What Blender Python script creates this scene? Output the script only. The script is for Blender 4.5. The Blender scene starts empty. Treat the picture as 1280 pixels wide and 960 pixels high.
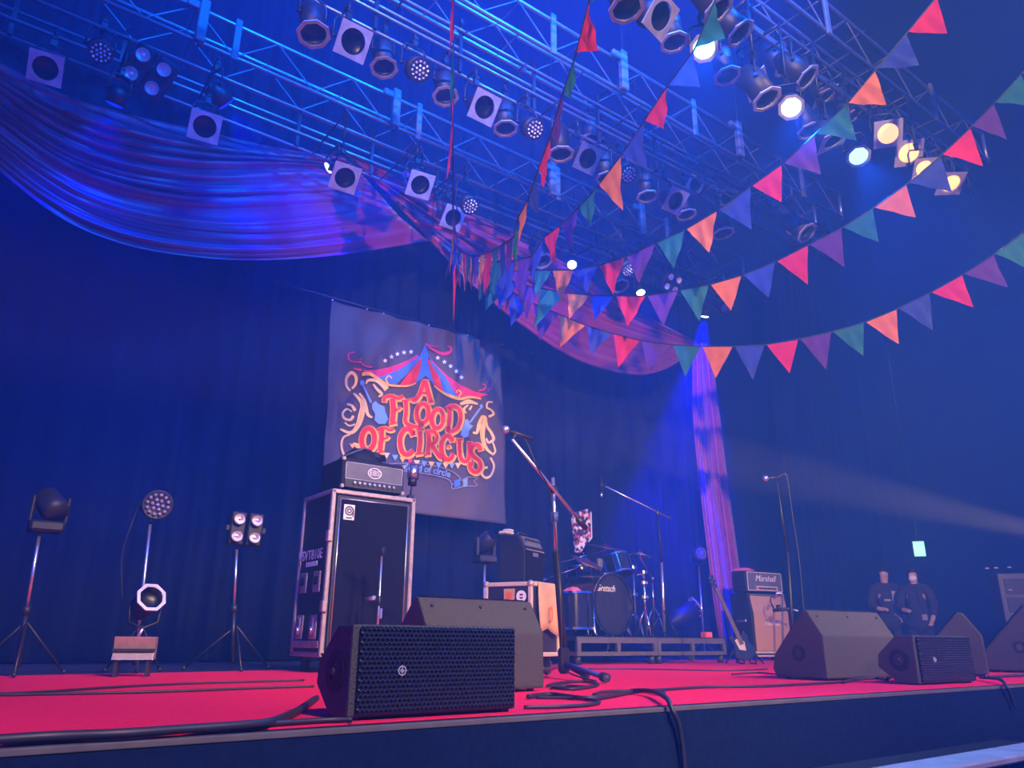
import bpy, bmesh, math, random
from mathutils import Vector, Matrix, Euler
random.seed(7)
PI = math.pi
SC = bpy.context.scene
COL = SC.collection

# ------------------------------------------------------------------ camera
FPX = 955.0                       # focal length in pixels of the 1280 x 960 frame
CAMH = 0.231                      # lens height above the stage floor
YAW, PITCH, ROLL = 0.63953, 0.32407, -0.00695
_fw = Vector((math.sin(YAW)*math.cos(PITCH), math.cos(YAW)*math.cos(PITCH), math.sin(PITCH)))
_rt = Vector((math.cos(YAW), -math.sin(YAW), 0))
_dn = _fw.cross(_rt)
RT = _rt*math.cos(ROLL) + _dn*math.sin(ROLL)
DN = _dn*math.cos(ROLL) - _rt*math.sin(ROLL)
FW = _fw
CAM = Vector((0, 0, CAMH))
cd = bpy.data.cameras.new('camera'); cam = bpy.data.objects.new('camera', cd); COL.objects.link(cam)
cd.sensor_width = 36; cd.lens = FPX/1280*36; cd.clip_start = 0.02; cd.clip_end = 200
_m = Matrix((RT, -DN, -FW)).transposed().to_4x4(); _m.translation = CAM
cam.matrix_world = _m
SC.camera = cam

# ------------------------------------------------------------------ world, exposure
w = bpy.data.worlds.new('hall'); SC.world = w; w.use_nodes = True
bg = w.node_tree.nodes['Background']; bg.inputs[0].default_value = (0.0, 0.045, 1.0, 1); bg.inputs[1].default_value = 1.35
vs = SC.view_settings
vs.view_transform = 'Standard'; vs.look = 'None'; vs.gamma = 1; vs.use_curve_mapping = False; vs.exposure = 0.0

def spot(name, loc, aim, power, col, angle=40, blend=.6, radius=.1):
    l = bpy.data.lights.new(name, 'SPOT'); l.energy = power; l.color = col
    l.spot_size = math.radians(angle); l.spot_blend = blend; l.shadow_soft_size = radius
    o = bpy.data.objects.new(name, l); COL.objects.link(o); o.location = loc
    o.rotation_euler = (Vector(aim)-Vector(loc)).to_track_quat('-Z', 'Y').to_euler()
    return o
# white and pink wash from the front-of-house bar above the audience
WARM = (1.0, .74, .60)
spot('front_wash_light', (1.5, -7, 7.5), (1.2, 4.2, 0.0), 7500, WARM, 30, .9, .15)
spot('front_wash_light', (5.0, -7, 7.5), (3.6, 4.6, 0.3), 7500, WARM, 30, .9, .15)
spot('front_wash_light', (11.0, -6.5, 7.5), (7.0, 4.4, 0.3), 7500, WARM, 30, .9, .15)
spot('bunting_wash_light', (-5.0, -7, 3.6), (5.2, 3.2, 4.2), 12500, (1, .70, .48), 40, .8, .15)
spot('banner_profile_light', (5.5, -6, 6.5), (4.55, 7.6, 2.65), 5200, (1, .66, .40), 11, .6, .08)
# unseen blue spots added above the pit to brighten the upper haze
spot('unseen_blue_wash', (1.0, 0.3, 7.6), (3.4, 7.0, 6.0), 14500, (.0, .08, 1), 95, 1, .2)
spot('unseen_blue_wash', (5.0, 0.3, 7.6), (4.2, 7.0, 6.0), 13000, (.0, .11, 1), 74, 1, .2)

# ------------------------------------------------------------------ pixel helpers
def ray(p): return RT*(p[0]-640) + DN*(p[1]-480) + FW*FPX
def G(p, z=0.0):
    d = ray(p); return CAM + d*((z-CAMH)/d.z)
def PY(p, y):
    d = ray(p); return CAM + d*(y/d.y)
def PX(p, x):
    d = ray(p); return CAM + d*(x/d.x)
def PD(p, dist):                    # at a horizontal distance
    d = ray(p); return CAM + d*(dist/math.hypot(d.x, d.y))
def above(base, top):               # height of pixel `top` above the floor point `base`
    b = Vector(base); return PD(top, math.hypot(b.x, b.y)).z

# ------------------------------------------------------------------ materials
MATS = {}
def mat(name, col, rough=.6, metal=0., var=.18, scale=12., bump=0., emit=None, estr=0., spec=.5, sheen=0., coord='Object', trans=0.):
    if name in MATS: return MATS[name]
    m = bpy.data.materials.new(name); m.use_nodes = True; MATS[name] = m
    nt = m.node_tree; b = nt.nodes['Principled BSDF']
    b.inputs['Roughness'].default_value = rough; b.inputs['Metallic'].default_value = metal
    b.inputs['Specular IOR Level'].default_value = spec
    if sheen: b.inputs['Sheen Weight'].default_value = sheen
    c = (*col, 1)
    tc = nt.nodes.new('ShaderNodeTexCoord'); nz = nt.nodes.new('ShaderNodeTexNoise')
    nz.inputs['Scale'].default_value = scale; nz.inputs['Detail'].default_value = 4
    nt.links.new(tc.outputs[coord], nz.inputs['Vector'])
    if var:
        r = nt.nodes.new('ShaderNodeValToRGB')
        r.color_ramp.elements[0].position = .3; r.color_ramp.elements[1].position = .7
        r.color_ramp.elements[0].color = tuple(x*(1-var) for x in col)+(1,)
        r.color_ramp.elements[1].color = tuple(min(1, x*(1+var)) for x in col)+(1,)
        nt.links.new(nz.outputs[0], r.inputs[0]); nt.links.new(r.outputs[0], b.inputs['Base Color'])
    else: b.inputs['Base Color'].default_value = c
    if bump:
        bp = nt.nodes.new('ShaderNodeBump'); bp.inputs['Strength'].default_value = bump; bp.inputs['Distance'].default_value = .01
        nt.links.new(nz.outputs[0], bp.inputs['Height']); nt.links.new(bp.outputs[0], b.inputs['Normal'])
    if emit:
        b.inputs['Emission Color'].default_value = (*emit, 1); b.inputs['Emission Strength'].default_value = estr
    return m
def grille_mat(name, col, hole, pitch, rough=.45):
    m = mat(name, col, rough, .3, 0)
    nt = m.node_tree; b = nt.nodes['Principled BSDF']
    tc = nt.nodes.new('ShaderNodeTexCoord'); sp = nt.nodes.new('ShaderNodeSeparateXYZ'); nt.links.new(tc.outputs['Object'], sp.inputs[0])
    def math_(op, a, c=None):
        n = nt.nodes.new('ShaderNodeMath'); n.operation = op
        for i, v in enumerate((a, c)):
            if v is None: continue
            if isinstance(v, (int, float)): n.inputs[i].default_value = v
            else: nt.links.new(v, n.inputs[i])
        return n.outputs[0]
    k = 2*PI/pitch
    u = math_('ADD', sp.outputs[0], math_('MULTIPLY', sp.outputs[2], .577)); v = math_('MULTIPLY', sp.outputs[2], 1.155)
    s = math_('ADD', math_('COSINE', math_('MULTIPLY', u, k)), math_('COSINE', math_('MULTIPLY', v, k)))
    s = math_('ADD', s, math_('COSINE', math_('MULTIPLY', math_('SUBTRACT', u, v), k)))
    g = math_('GREATER_THAN', s, .2)
    mx = nt.nodes.new('ShaderNodeMix'); mx.data_type = 'RGBA'
    mx.inputs[6].default_value = (*col, 1); mx.inputs[7].default_value = (*hole, 1)
    nt.links.new(g, mx.inputs[0]); nt.links.new(mx.outputs[2], b.inputs['Base Color'])
    bp = nt.nodes.new('ShaderNodeBump'); bp.inputs['Strength'].default_value = .8; bp.inputs['Distance'].default_value = .004; bp.invert = True
    nt.links.new(s, bp.inputs['Height']); nt.links.new(bp.outputs[0], b.inputs['Normal'])
    return m
M = dict(
 floor=mat('black_stage_floor', (.018, .018, .022), .55, bump=.1),
 carpet=mat('red_carpet', (.72, .018, .085), .95, var=.12, scale=60, bump=.25, spec=.1),
 fascia=mat('blue_lit_fascia_cloth', (.006, .014, .048), .9, bump=.2, scale=40, spec=.05),  # black cloth with the blue stage light put into its colour
 edge=mat('stage_edge_strip', (.09, .08, .085), .7),
 curtain=mat('black_velvet', (.010, .012, .022), .95, bump=.15, scale=30, spec=.05),
 wall=mat('black_wall_paint', (.02, .02, .025), .9, spec=.1),
 drape=mat('plum_satin', (.30, .018, .058), .42, var=.2, scale=4, spec=.5, sheen=.3),
 cloth=mat('banner_cloth', (.115, .085, .068), .85, var=.08, scale=3, spec=.15),
 black=mat('black_tolex', (.014, .014, .018), .62, bump=.5, scale=220, spec=.3),
 blackp=mat('black_plastic', (.02, .02, .022), .45),
 dark=mat('dark_cab_paint', (.038, .036, .036), .62, bump=.6, scale=150),
 darkg=mat('dark_grille_cloth', (.008, .008, .014), .9, scale=90, bump=.2, spec=.1),
 metalk=mat('black_metal', (.03, .03, .035), .4, .5),
 alu=mat('brushed_aluminium', (.75, .72, .74), .28, .9, var=.1, scale=30),
 chrome=mat('chrome', (.85, .85, .88), .12, 1., var=.05),
 steel=mat('case_edge_steel', (.46, .37, .35), .42, .5, var=.15, scale=25),
 case=mat('case_laminate', (.015, .015, .025), .55, bump=.2, scale=60),
 white=mat('white_paint', (.8, .78, .76), .6, var=.05),
 cream=mat('cream_trim', (.52, .43, .34), .6, var=.08),
 tan=mat('tan_grille_weave', (.42, .25, .165), .85, var=.12, scale=120, bump=.3),
 greyp=mat('grey_panel', (.11, .11, .12), .5),
 towel=mat('tan_towel', (.55, .32, .17), .95, var=.15, scale=10, bump=.4, spec=.1),
 ring=mat('grey_gel_frame', (.40, .37, .42), .45, .3),
 can=mat('black_can_paint', (.018, .018, .024), .5, .1),
 lensd=mat('dark_lamp_glass', (.006, .006, .012), .3, 0, 0, spec=.25),
 reflector=mat('bright_reflector', (.9, .82, .8), .2, .8, var=.1, scale=40),
 cable=mat('black_rubber_cable', (.02, .018, .03), .5),
 truss=mat('dull_truss_aluminium', (.30, .29, .32), .35, .8, var=.1, scale=30),
 rosewood=mat('dark_neck_wood', (.07, .04, .03), .5),
 skin=mat('skin', (.55, .36, .28), .6, var=.06),
 hair=mat('dark_hair', (.02, .016, .015), .6),
 tee=mat('grey_clothing', (.16, .15, .17), .9), clothk=mat('black_clothing', (.03, .03, .035), .9),
 exitg=mat('exit_sign_face', (.2, .9, .5), .5, 0, 0, emit=(.25, 1, .55), estr=1.5),
 led_blue=mat('lit_cyan_lens', (.5, .9, 1), .3, 0, 0, emit=(.22, .95, 1), estr=3.2),
 led_wht=mat('lit_white_blue_lens', (.7, .8, 1), .3, 0, 0, emit=(.6, .8, 1), estr=5),
 led_deep=mat('lit_blue_lens', (.1, .1, 1), .3, 0, 0, emit=(.0, .01, 1), estr=2.2),
 warm=mat('lit_warm_lens', (1, .6, .3), .3, 0, 0, emit=(1, .46, .12), estr=1.7),
 flag_o=mat('orange_flag', (.92, .25, .05), .8, var=.08, spec=.2), flag_r=mat('red_flag', (.85, .03, .07), .8, var=.08, spec=.2),
 flag_b=mat('blue_flag', (.045, .075, .32), .7, var=.1, spec=.3), flag_g=mat('green_flag', (.03, .20, .15), .7, var=.1, spec=.3),
 flag_p=mat('purple_flag', (.15, .04, .23), .75, var=.1, spec=.3),
 a_red=mat('print_red', (.85, .05, .012), .85, var=.05, spec=.1), a_yel=mat('print_yellow', (.95, .50, .05), .85, var=.05, spec=.1),
 a_blue=mat('print_blue', (.09, .21, .52), .85, var=.05, spec=.1), a_lblue=mat('print_light_blue', (.22, .42, .72), .85, var=.05, spec=.1),
 a_crm=mat('print_cream', (.95, .62, .20), .85, var=.05, spec=.1), a_wht=mat('print_white', (.9, .85, .82), .85, var=.03, spec=.1),
 a_pink=mat('print_pink', (.75, .05, .12), .85, var=.05, spec=.1), a_ribbon=mat('print_ribbon', (.33, .32, .40), .85, var=.05, spec=.1),
 shell=mat('black_drum_shell', (.015, .015, .02), .15, 0, 0, spec=.8), head=mat('black_drum_head', (.02, .02, .026), .35, 0, 0, spec=.6),
 brass=mat('dark_cymbal', (.14, .07, .10), .4, .7), pinkcl=mat('pink_cloth', (.75, .12, .16), .9),
 gtr=mat('black_lacquer', (.02, .02, .025), .15, spec=.8), maple=mat('maple_neck', (.55, .36, .2), .5),
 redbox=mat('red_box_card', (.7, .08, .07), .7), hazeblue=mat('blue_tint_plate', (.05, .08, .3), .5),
 kfgrille=grille_mat('perforated_steel_grille', (.010, .016, .036), (.001, .002, .006), .0155),
)
for k_ in 'orbgp':            # pennant cloth lets light through
    nt = M['flag_'+k_].node_tree; pb = nt.nodes['Principled BSDF']; tr = nt.nodes.new('ShaderNodeBsdfTranslucent'); mx = nt.nodes.new('ShaderNodeMixShader')
    mx.inputs[0].default_value = .4; lk = pb.inputs['Base Color'].links[0].from_socket
    nt.links.new(lk, tr.inputs[0]); nt.links.new(pb.outputs[0], mx.inputs[1]); nt.links.new(tr.outputs[0], mx.inputs[2])
    nt.links.new(mx.outputs[0], [q for q in nt.nodes if q.type == 'OUTPUT_MATERIAL'][0].inputs[0])
def pattern_mat():
    m = mat('patterned_fabric', (.5, .1, .12), .9, 0, 0)
    nt = m.node_tree; b = nt.nodes['Principled BSDF']
    tc = nt.nodes.new('ShaderNodeTexCoord'); v = nt.nodes.new('ShaderNodeTexVoronoi'); v.inputs['Scale'].default_value = 26
    r = nt.nodes.new('ShaderNodeValToRGB'); r.color_ramp.interpolation = 'CONSTANT'
    e = r.color_ramp.elements; e[0].position = 0; e[0].color = (.03, .02, .05, 1); e[1].position = .4; e[1].color = (.7, .62, .6, 1)
    n = e.new(.62); n.color = (.45, .05, .07, 1); n = e.new(.8); n.color = (.05, .03, .07, 1)
    nt.links.new(tc.outputs['Object'], v.inputs['Vector']); nt.links.new(v.outputs['Color'], r.inputs[0]); nt.links.new(r.outputs[0], b.inputs['Base Color'])
    return m
M['pattern'] = pattern_mat()

# ------------------------------------------------------------------ mesh helpers
class MB:
    def __init__(s): s.v = []; s.f = []; s.sm = []
    def add(s, vs, fs, smooth=False):
        o = len(s.v); s.v += [tuple(v) for v in vs]; s.f += [tuple(i+o for i in f) for f in fs]; s.sm += [smooth]*len(fs); return s
    def box(s, c, size, rot=None):
        c = Vector(c); hx, hy, hz = (x/2 for x in size)
        vs = [Vector((x, y, z)) for x in (-hx, hx) for y in (-hy, hy) for z in (-hz, hz)]
        if rot is not None: vs = [rot @ v for v in vs]
        return s.add([c+v for v in vs], [(0, 1, 3, 2), (4, 6, 7, 5), (0, 4, 5, 1), (2, 3, 7, 6), (0, 2, 6, 4), (1, 5, 7, 3)])
    def bbox(s, c, size, b=.01, rot=None):       # box with chamfered edges
        c = Vector(c); h = [x/2 for x in size]; b = min(b, min(h)*.9); vs = []; idx = {}
        for sx in (-1, 1):
            for sy in (-1, 1):
                for sz in (-1, 1):
                    for ax in range(3):
                        v = [sx*h[0], sy*h[1], sz*h[2]]
                        for k in range(3):
                            if k != ax: v[k] -= (sx, sy, sz)[k]*b
                        idx[(sx, sy, sz, ax)] = len(vs); vs.append(Vector(v))
        fs = []
        for ax in range(3):
            a, d = [k for k in range(3) if k != ax]
            for sg in (-1, 1):
                q = []
                for ta, td in ((-1, -1), (1, -1), (1, 1), (-1, 1)):
                    t = [0, 0, 0]; t[ax] = sg; t[a] = ta; t[d] = td; q.append(idx[(*t, ax)])
                fs.append(tuple(q))
        for ax in range(3):
            a, d = [k for k in range(3) if k != ax]
            for ta in (-1, 1):
                for td in (-1, 1):
                    t0 = [0, 0, 0]; t0[ax] = -1; t0[a] = ta; t0[d] = td; t1 = list(t0); t1[ax] = 1
                    fs.append((idx[(*t0, a)], idx[(*t1, a)], idx[(*t1, d)], idx[(*t0, d)]))
        for sx in (-1, 1):
            for sy in (-1, 1):
                for sz in (-1, 1): fs.append(tuple(idx[(sx, sy, sz, k)] for k in range(3)))
        if rot is not None: vs = [rot @ v for v in vs]
        return s.add([c+v for v in vs], fs)
    def tube(s, a, b, r, n=8, r2=None, caps=True):
        a = Vector(a); b = Vector(b); r2 = r if r2 is None else r2
        q = (b-a).to_track_quat('Z', 'Y')
        vs = []
        for p, rr in ((a, r), (b, r2)):
            for i in range(n):
                t = 2*PI*i/n; vs.append(p + q @ Vector((rr*math.cos(t), rr*math.sin(t), 0)))
        s.add(vs, [(i, (i+1) % n, n+(i+1) % n, n+i) for i in range(n)], n > 5)
        if caps: s.add(vs[:n], [tuple(reversed(range(n)))]); s.add(vs[n:], [tuple(range(n))])
        return s
    def path(s, pts, r, n=6, closed=False):
        pts = [Vector(p) for p in pts]; m = len(pts); vs = []
        up = Vector((0, 0, 1)); prev = None
        for i, p in enumerate(pts):
            if closed: d = pts[(i+1) % m]-pts[i-1]
            else: d = pts[min(i+1, m-1)]-pts[max(i-1, 0)]
            d.normalize()
            if prev is None:
                ref = up if abs(d.dot(up)) < .95 else Vector((1, 0, 0)); x = d.cross(ref).normalized()
            else: x = (prev - d*prev.dot(d)).normalized()
            prev = x; y = d.cross(x)
            for k in range(n):
                t = 2*PI*k/n; vs.append(p + x*(r*math.cos(t)) + y*(r*math.sin(t)))
        fs = []
        for i in range(m if closed else m-1):
            j = (i+1) % m
            for k in range(n): fs.append((i*n+k, i*n+(k+1) % n, j*n+(k+1) % n, j*n+k))
        s.add(vs, fs, True)
        if not closed: s.add(vs[:n], [tuple(reversed(range(n)))]); s.add(vs[-n:], [tuple(range(n))])
        return s
    def lathe(s, prof, n=20, mtx=None, smooth=True):   # prof: (r, z) pairs round the Z axis
        vs = []
        for r, z in prof:
            for i in range(n):
                t = 2*PI*i/n; v = Vector((r*math.cos(t), r*math.sin(t), z)); vs.append(mtx @ v if mtx else v)
        fs = []
        for j in range(len(prof)-1):
            for i in range(n): fs.append((j*n+i, j*n+(i+1) % n, (j+1)*n+(i+1) % n, (j+1)*n+i))
        return s.add(vs, fs, smooth)
    def disc(s, r, z=0, n=20, mtx=None):
        vs = [Vector((r*math.cos(2*PI*i/n), r*math.sin(2*PI*i/n), z)) for i in range(n)]
        return s.add([mtx @ v if mtx else v for v in vs], [tuple(range(n))])
    def prism(s, poly, x0, x1, bev=0.):               # poly in (y, z), extruded along x
        n = len(poly); vs = [(x0, y, z) for y, z in poly]+[(x1, y, z) for y, z in poly]
        fs = [(i, (i+1) % n, n+(i+1) % n, n+i) for i in range(n)] + [tuple(reversed(range(n))), tuple(range(n, 2*n))]
        return s.add(vs, fs)
    def sphere(s, c, r, n=10, sq=(1, 1, 1)):
        c = Vector(c); prof = [(math.sin(PI*j/n)*r, -math.cos(PI*j/n)*r) for j in range(n+1)]
        vs = []
        for rr, z in prof:
            for i in range(n*2):
                t = PI*i/n; vs.append(c+Vector((max(rr, 1e-5)*math.cos(t)*sq[0], max(rr, 1e-5)*math.sin(t)*sq[1], z*sq[2])))
        k = n*2
        return s.add(vs, [(j*k+i, j*k+(i+1) % k, (j+1)*k+(i+1) % k, (j+1)*k+i) for j in range(n) for i in range(k)], True)
    def ring(s, r_in, r_out, t, n=8, mtx=None, phase=0):   # flat ring of n sides, thickness t
        vs = []
        for z in (-t/2, t/2):
            for r in (r_in, r_out):
                for i in range(n):
                    a = 2*PI*(i+phase)/n; v = Vector((r*math.cos(a), r*math.sin(a), z)); vs.append(mtx @ v if mtx else v)
        fs = []
        for i in range(n):
            j = (i+1) % n
            fs += [(n+i, n+j, j, i), (2*n+i, 2*n+j, 3*n+j, 3*n+i), (n+i, 3*n+i, 3*n+j, n+j), (i, j, 2*n+j, 2*n+i)]
        return s.add(vs, fs)
    def mesh(s, name, m, bevel=0):
        me = bpy.data.meshes.new(name); me.from_pydata(s.v, [], s.f); me.materials.append(m)
        me.polygons.foreach_set('use_smooth', s.sm)
        bm = bmesh.new(); bm.from_mesh(me); bmesh.ops.remove_doubles(bm, verts=bm.verts, dist=1e-6)
        bmesh.ops.recalc_face_normals(bm, faces=bm.faces)
        if bevel:
            es = [e for e in bm.edges if len(e.link_faces) == 2 and e.calc_face_angle(0) > .5]
            bmesh.ops.bevel(bm, geom=es, offset=bevel, segments=2, affect='EDGES', profile=.6)
        bm.to_mesh(me); bm.free(); me.update(); return me
    def build(s, name, m, parent=None, bevel=0):
        return link(name, s.mesh(name, m, bevel), parent)
def link(name, me, parent=None):
    o = bpy.data.objects.new(name, me); COL.objects.link(o)
    if parent is not None: o.parent = parent
    return o
def tag(o, label=None, cat=None, group=None, kind=None):
    if label: o['label'] = label
    if cat: o['category'] = cat
    if group: o['group'] = group
    if kind: o['kind'] = kind
    return o
def thing(name, label, cat, loc=(0, 0, 0), rotz=0., group=None):
    o = bpy.data.objects.new(name, None); COL.objects.link(o); o.location = loc; o.rotation_euler = (0, 0, rotz)
    o.empty_display_size = .1
    return tag(o, label, cat, group)
def struct(name, mb, m, label=None, cat=None, bevel=0):
    o = mb.build(name, m, None, bevel); tag(o, label, cat, None, 'structure'); return o
def text_mesh(name, txt, size, m, shear=0., extrude=.0008, bold=0.):
    cu = bpy.data.curves.new(name, 'FONT'); cu.body = txt; cu.size = size; cu.align_x = 'CENTER'; cu.align_y = 'CENTER'
    cu.extrude = extrude; cu.shear = shear; cu.offset = bold; cu.resolution_u = 3
    o = bpy.data.objects.new(name, cu); COL.objects.link(o)
    dg = bpy.context.evaluated_depsgraph_get(); me = bpy.data.meshes.new_from_object(o.evaluated_get(dg))
    bpy.data.objects.remove(o); bpy.data.curves.remove(cu); me.materials.clear(); me.materials.append(m); return me
def text(name, txt, size, m, parent, loc, rot=(PI/2, 0, 0), **k):
    o = link(name, text_mesh(name, txt, size, m, **k), parent); o.location = loc; o.rotation_euler = rot; return o
def smooth_pts(pts, k=6):
    pts = [Vector(p) for p in pts]; out = []
    for i in range(len(pts)-1):
        p0 = pts[max(i-1, 0)]; p1 = pts[i]; p2 = pts[i+1]; p3 = pts[min(i+2, len(pts)-1)]
        for j in range(k):
            t = j/k
            out.append(.5*((2*p1)+(-p0+p2)*t+(2*p0-5*p1+4*p2-p3)*t*t+(-p0+3*p1-3*p2+p3)*t**3))
    return out+[pts[-1]]

# ================================================================== the setting
FRONT = 2.15                        # Y of the stage lip
mb = MB().box((1.85, FRONT+5.6, -.06), (19.7, 11.2, .12)); struct('floor', mb, M['floor'])
mb = MB().box((18.9, FRONT+4.5, -.41), (14.4, 13, .12)); struct('floor_wing', mb, M['floor'])
cp = MB(); cpts = [(-5, FRONT+.035), (11.4, FRONT+.035), (11.4, 7.6), (5.5, 6.75), (1.7, 6.02), (-5, 5.55)]
n = len(cpts); cp.add([(x, y, .0005) for x, y in cpts]+[(x, y, .0045) for x, y in cpts], [tuple(range(n, 2*n)), tuple(reversed(range(n)))]+[(i, (i+1) % n, n+(i+1) % n, n+i) for i in range(n)])
o = cp.build('carpet', M['carpet']); tag(o, 'bright red carpet covering the stage floor', 'carpet')
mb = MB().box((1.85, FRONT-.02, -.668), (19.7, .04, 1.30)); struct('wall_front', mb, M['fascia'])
mb = MB().box((1.85, FRONT-.004, -.008), (19.7, .05, .016)); struct('trim_1', mb, M['edge'], bevel=.003)
mb = MB().box((9, -4.0, -1.36), (34, 12.4, .08)); struct('floor_pit', mb, M['floor'])
mb = MB().box((9, 13.1, 4.6), (34, .2, 12)); struct('wall_back', mb, M['wall'])
mb = MB().box((26.1, 5, 4.6), (.2, 16, 12)); struct('wall_right', mb, M['wall'])
mb = MB().box((9, 7.4, 10.6), (34, 11.4, .2)); struct('ceiling', mb, M['wall'])

def curtain(name, label, pts, z0, z1, pitch, amp, m, seed=0, group=None):
    """pleated cloth along a plan polyline"""
    rnd = random.Random(seed); mbx = MB(); L = 0; samples = []
    for i in range(len(pts)-1):
        a = Vector(pts[i]); b = Vector(pts[i+1]); d = (b-a).length; k = int(d/(pitch/8))+1; nrm = Vector((-(b-a).y, (b-a).x)).normalized()
        for j in range(k+(i == len(pts)-2)):
            samples.append((a+(b-a)*(j/k), nrm, L+d*j/k))
        L += d
    ph = [rnd.uniform(0, 6) for _ in range(6)]
    rows = 7
    vs = []
    for r in range(rows+1):
        z = z0+(z1-z0)*r/rows
        for p, nv, l in samples:
            q = 2*PI*l/pitch + 1.3*math.sin(l*1.1+ph[0]) + .8*math.sin(l*2.7+ph[1])
            a = amp*(.75+.35*math.sin(l*.9+ph[2]))*(1.0+.15*math.sin(z*1.3+l))
            s = math.sin(q)*a + .25*a*math.sin(2.1*q+ph[3])
            vs.append((p.x+nv.x*s, p.y+nv.y*s, z))
    n = len(samples)
    mbx.add(vs, [(r*n+i, r*n+i+1, (r+1)*n+i+1, (r+1)*n+i) for r in range(rows) for i in range(n-1)], True)
    o = mbx.build(name, m); sd = o.modifiers.new('thickness', 'SOLIDIFY'); sd.thickness = .004; sd.offset = -1
    return tag(o, label, 'curtain', group)
curtain('backdrop_curtain', 'wide black pleated velvet curtain hanging across the back of the stage', [(-3.5, 8.5), (10.7, 8.5)], .02, 9.4, .34, .075, M['curtain'], 3)
curtain('wing_curtain', 'black wing curtain hanging at the far right behind the exit sign', [(14.2, 9.5), (22.0, 11.6)], .02, 9.6, .5, .09, M['curtain'], 5)

# ================================================================== trusses
LZ = 6.0
TR = {'front': (3.23, 0.4, 9.70), 'middle': (5.09, -1.6, 9.50), 'rear': (7.16, -4.2, 10.0)}
S = .40
def truss(key):
    Y, x0, x1 = TR[key]
    t = thing('lighting_truss', {'front': 'silver box truss nearest the audience, at top right of the picture', 'middle': 'silver box truss between the front and rear trusses',
              'rear': 'silver box truss farthest upstage, above the plum drape'}[key], 'truss', (x0, Y, LZ), 0, 'silver lighting trusses over the stage')
    L = x1-x0
    chord = MB().tube((0, 0, 0), (L, 0, 0), .024, 8).mesh('chord', M['truss'])
    for y in (-S/2, S/2):
        for z in (0, S): link('chord', chord, t).location = (0, y, z)
    st = .44; k = int(L/st)
    d1 = MB().tube((0, 0, 0), (st, 0, S), .008, 5).mesh('brace', M['truss']); d2 = MB().tube((0, 0, S), (st, 0, 0), .008, 5).mesh('brace', M['truss'])
    for i in range(k):
        for y in (-S/2, S/2): link('brace', d1 if i % 2 else d2, t).location = (i*st, y, 0)
    cr = MB().tube((0, -S/2, 0), (0, S/2, 0), .008, 5).mesh('cross_tube', M['truss'])
    for i in range(0, k, 2):
        for z in (0, S): link('cross_tube', cr, t).location = (i*st+.02, 0, z)
    for x in (0, L):
        for y in (-S/2, S/2): MB().tube((x, y, -.02), (x, y, S+.02), .024, 8).build('end_post', M['truss'], t)
    # steel plates at the joints
    jp = MB().bbox((0, 0, S/2), (.07, .03, S+.12), .006).mesh('joint_plate', M['greyp'])
    for i in range(3, k, 5):
        link('joint_plate', jp, t).location = (i*st, -S/2-.03, 0)
    return t
for k_ in TR: truss(k_)
# bundles of supply pipes under the trusses
def bundle(key, yo, zs, x0, x1, words):
    Y = TR[key][0]+yo
    t = thing('lighting_batten', words, 'batten', (x0, Y, LZ), 0, 'battens of parallel pipes under the trusses'); L = x1-x0
    pm = MB().tube((0, 0, 0), (L, 0, 0), .016, 8).mesh('pipe', M['truss'])
    for i, z in enumerate(zs): link('pipe', pm, t).location = (0, (-.02, .05)[i % 2], z)
    hz = min(zs); hm = MB().box((0, .015, (hz)/2), (.035, .025, -hz+.02)).mesh('hanger', M['metalk'])
    for i in range(int(L/.9)+1): link('hanger', hm, t).location = (min(.05+i*.9, L-.05), 0, 0)
    return t
BT = {'front': (0., (-.14, -.27, -.40)), 'middle': (0., (-.16, -.31, -.46, -.61)), 'rear': (0., (-.16, -.31, -.46, -.60))}
bundle('front', 0, BT['front'][1], 0.6, 9.65, 'batten of three silver pipes under the front truss')
bundle('middle', 0, BT['middle'][1], -1.4, 9.45, 'batten of four silver pipes under the middle truss')
bundle('rear', 0, BT['rear'][1], -4.0, 9.9, 'batten of four silver pipes under the rear truss')
def batten_at(p, key):                 # height where a pixel meets the truss plane
    return PY(p, TR[key][0]).z
# ================================================================== lamps in the rig
def aim_rot(d):
    return Vector(d).normalized().to_track_quat('-Z', 'Y').to_euler()
def _oct():
    mt = MB().ring(.105, .135, .012, 8, Matrix.Translation((0, 0, -.185)), .5)
    for i in range(8):
        a = 2*PI*(i+.5)/8; mt.tube((.105*math.cos(a), .105*math.sin(a), -.185), (.108*math.cos(a), .108*math.sin(a), -.16), .006, 5)
    return mt.mesh('gel_frame', M['ring'])
def _sq():
    mt = MB(); a = .135; n = 24; vs = []
    for z in (-.191, -.179):
        for i in range(n):
            t = 2*PI*i/n; vs.append((.102*math.cos(t), .102*math.sin(t), z))
        for i in range(n):
            t = 2*PI*i/n; c, s_ = math.cos(t), math.sin(t); k = a/max(abs(c), abs(s_)); vs.append((c*k, s_*k, z))
    f = []
    for i in range(n):
        j = (i+1) % n
        f += [(i, j, n+j, n+i), (2*n+i, 3*n+i, 3*n+j, 2*n+j), (n+i, n+j, 3*n+j, 3*n+i), (i, 2*n+i, 2*n+j, j)]
    return mt.add(vs, f).mesh('gel_frame', M['ring'])
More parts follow.
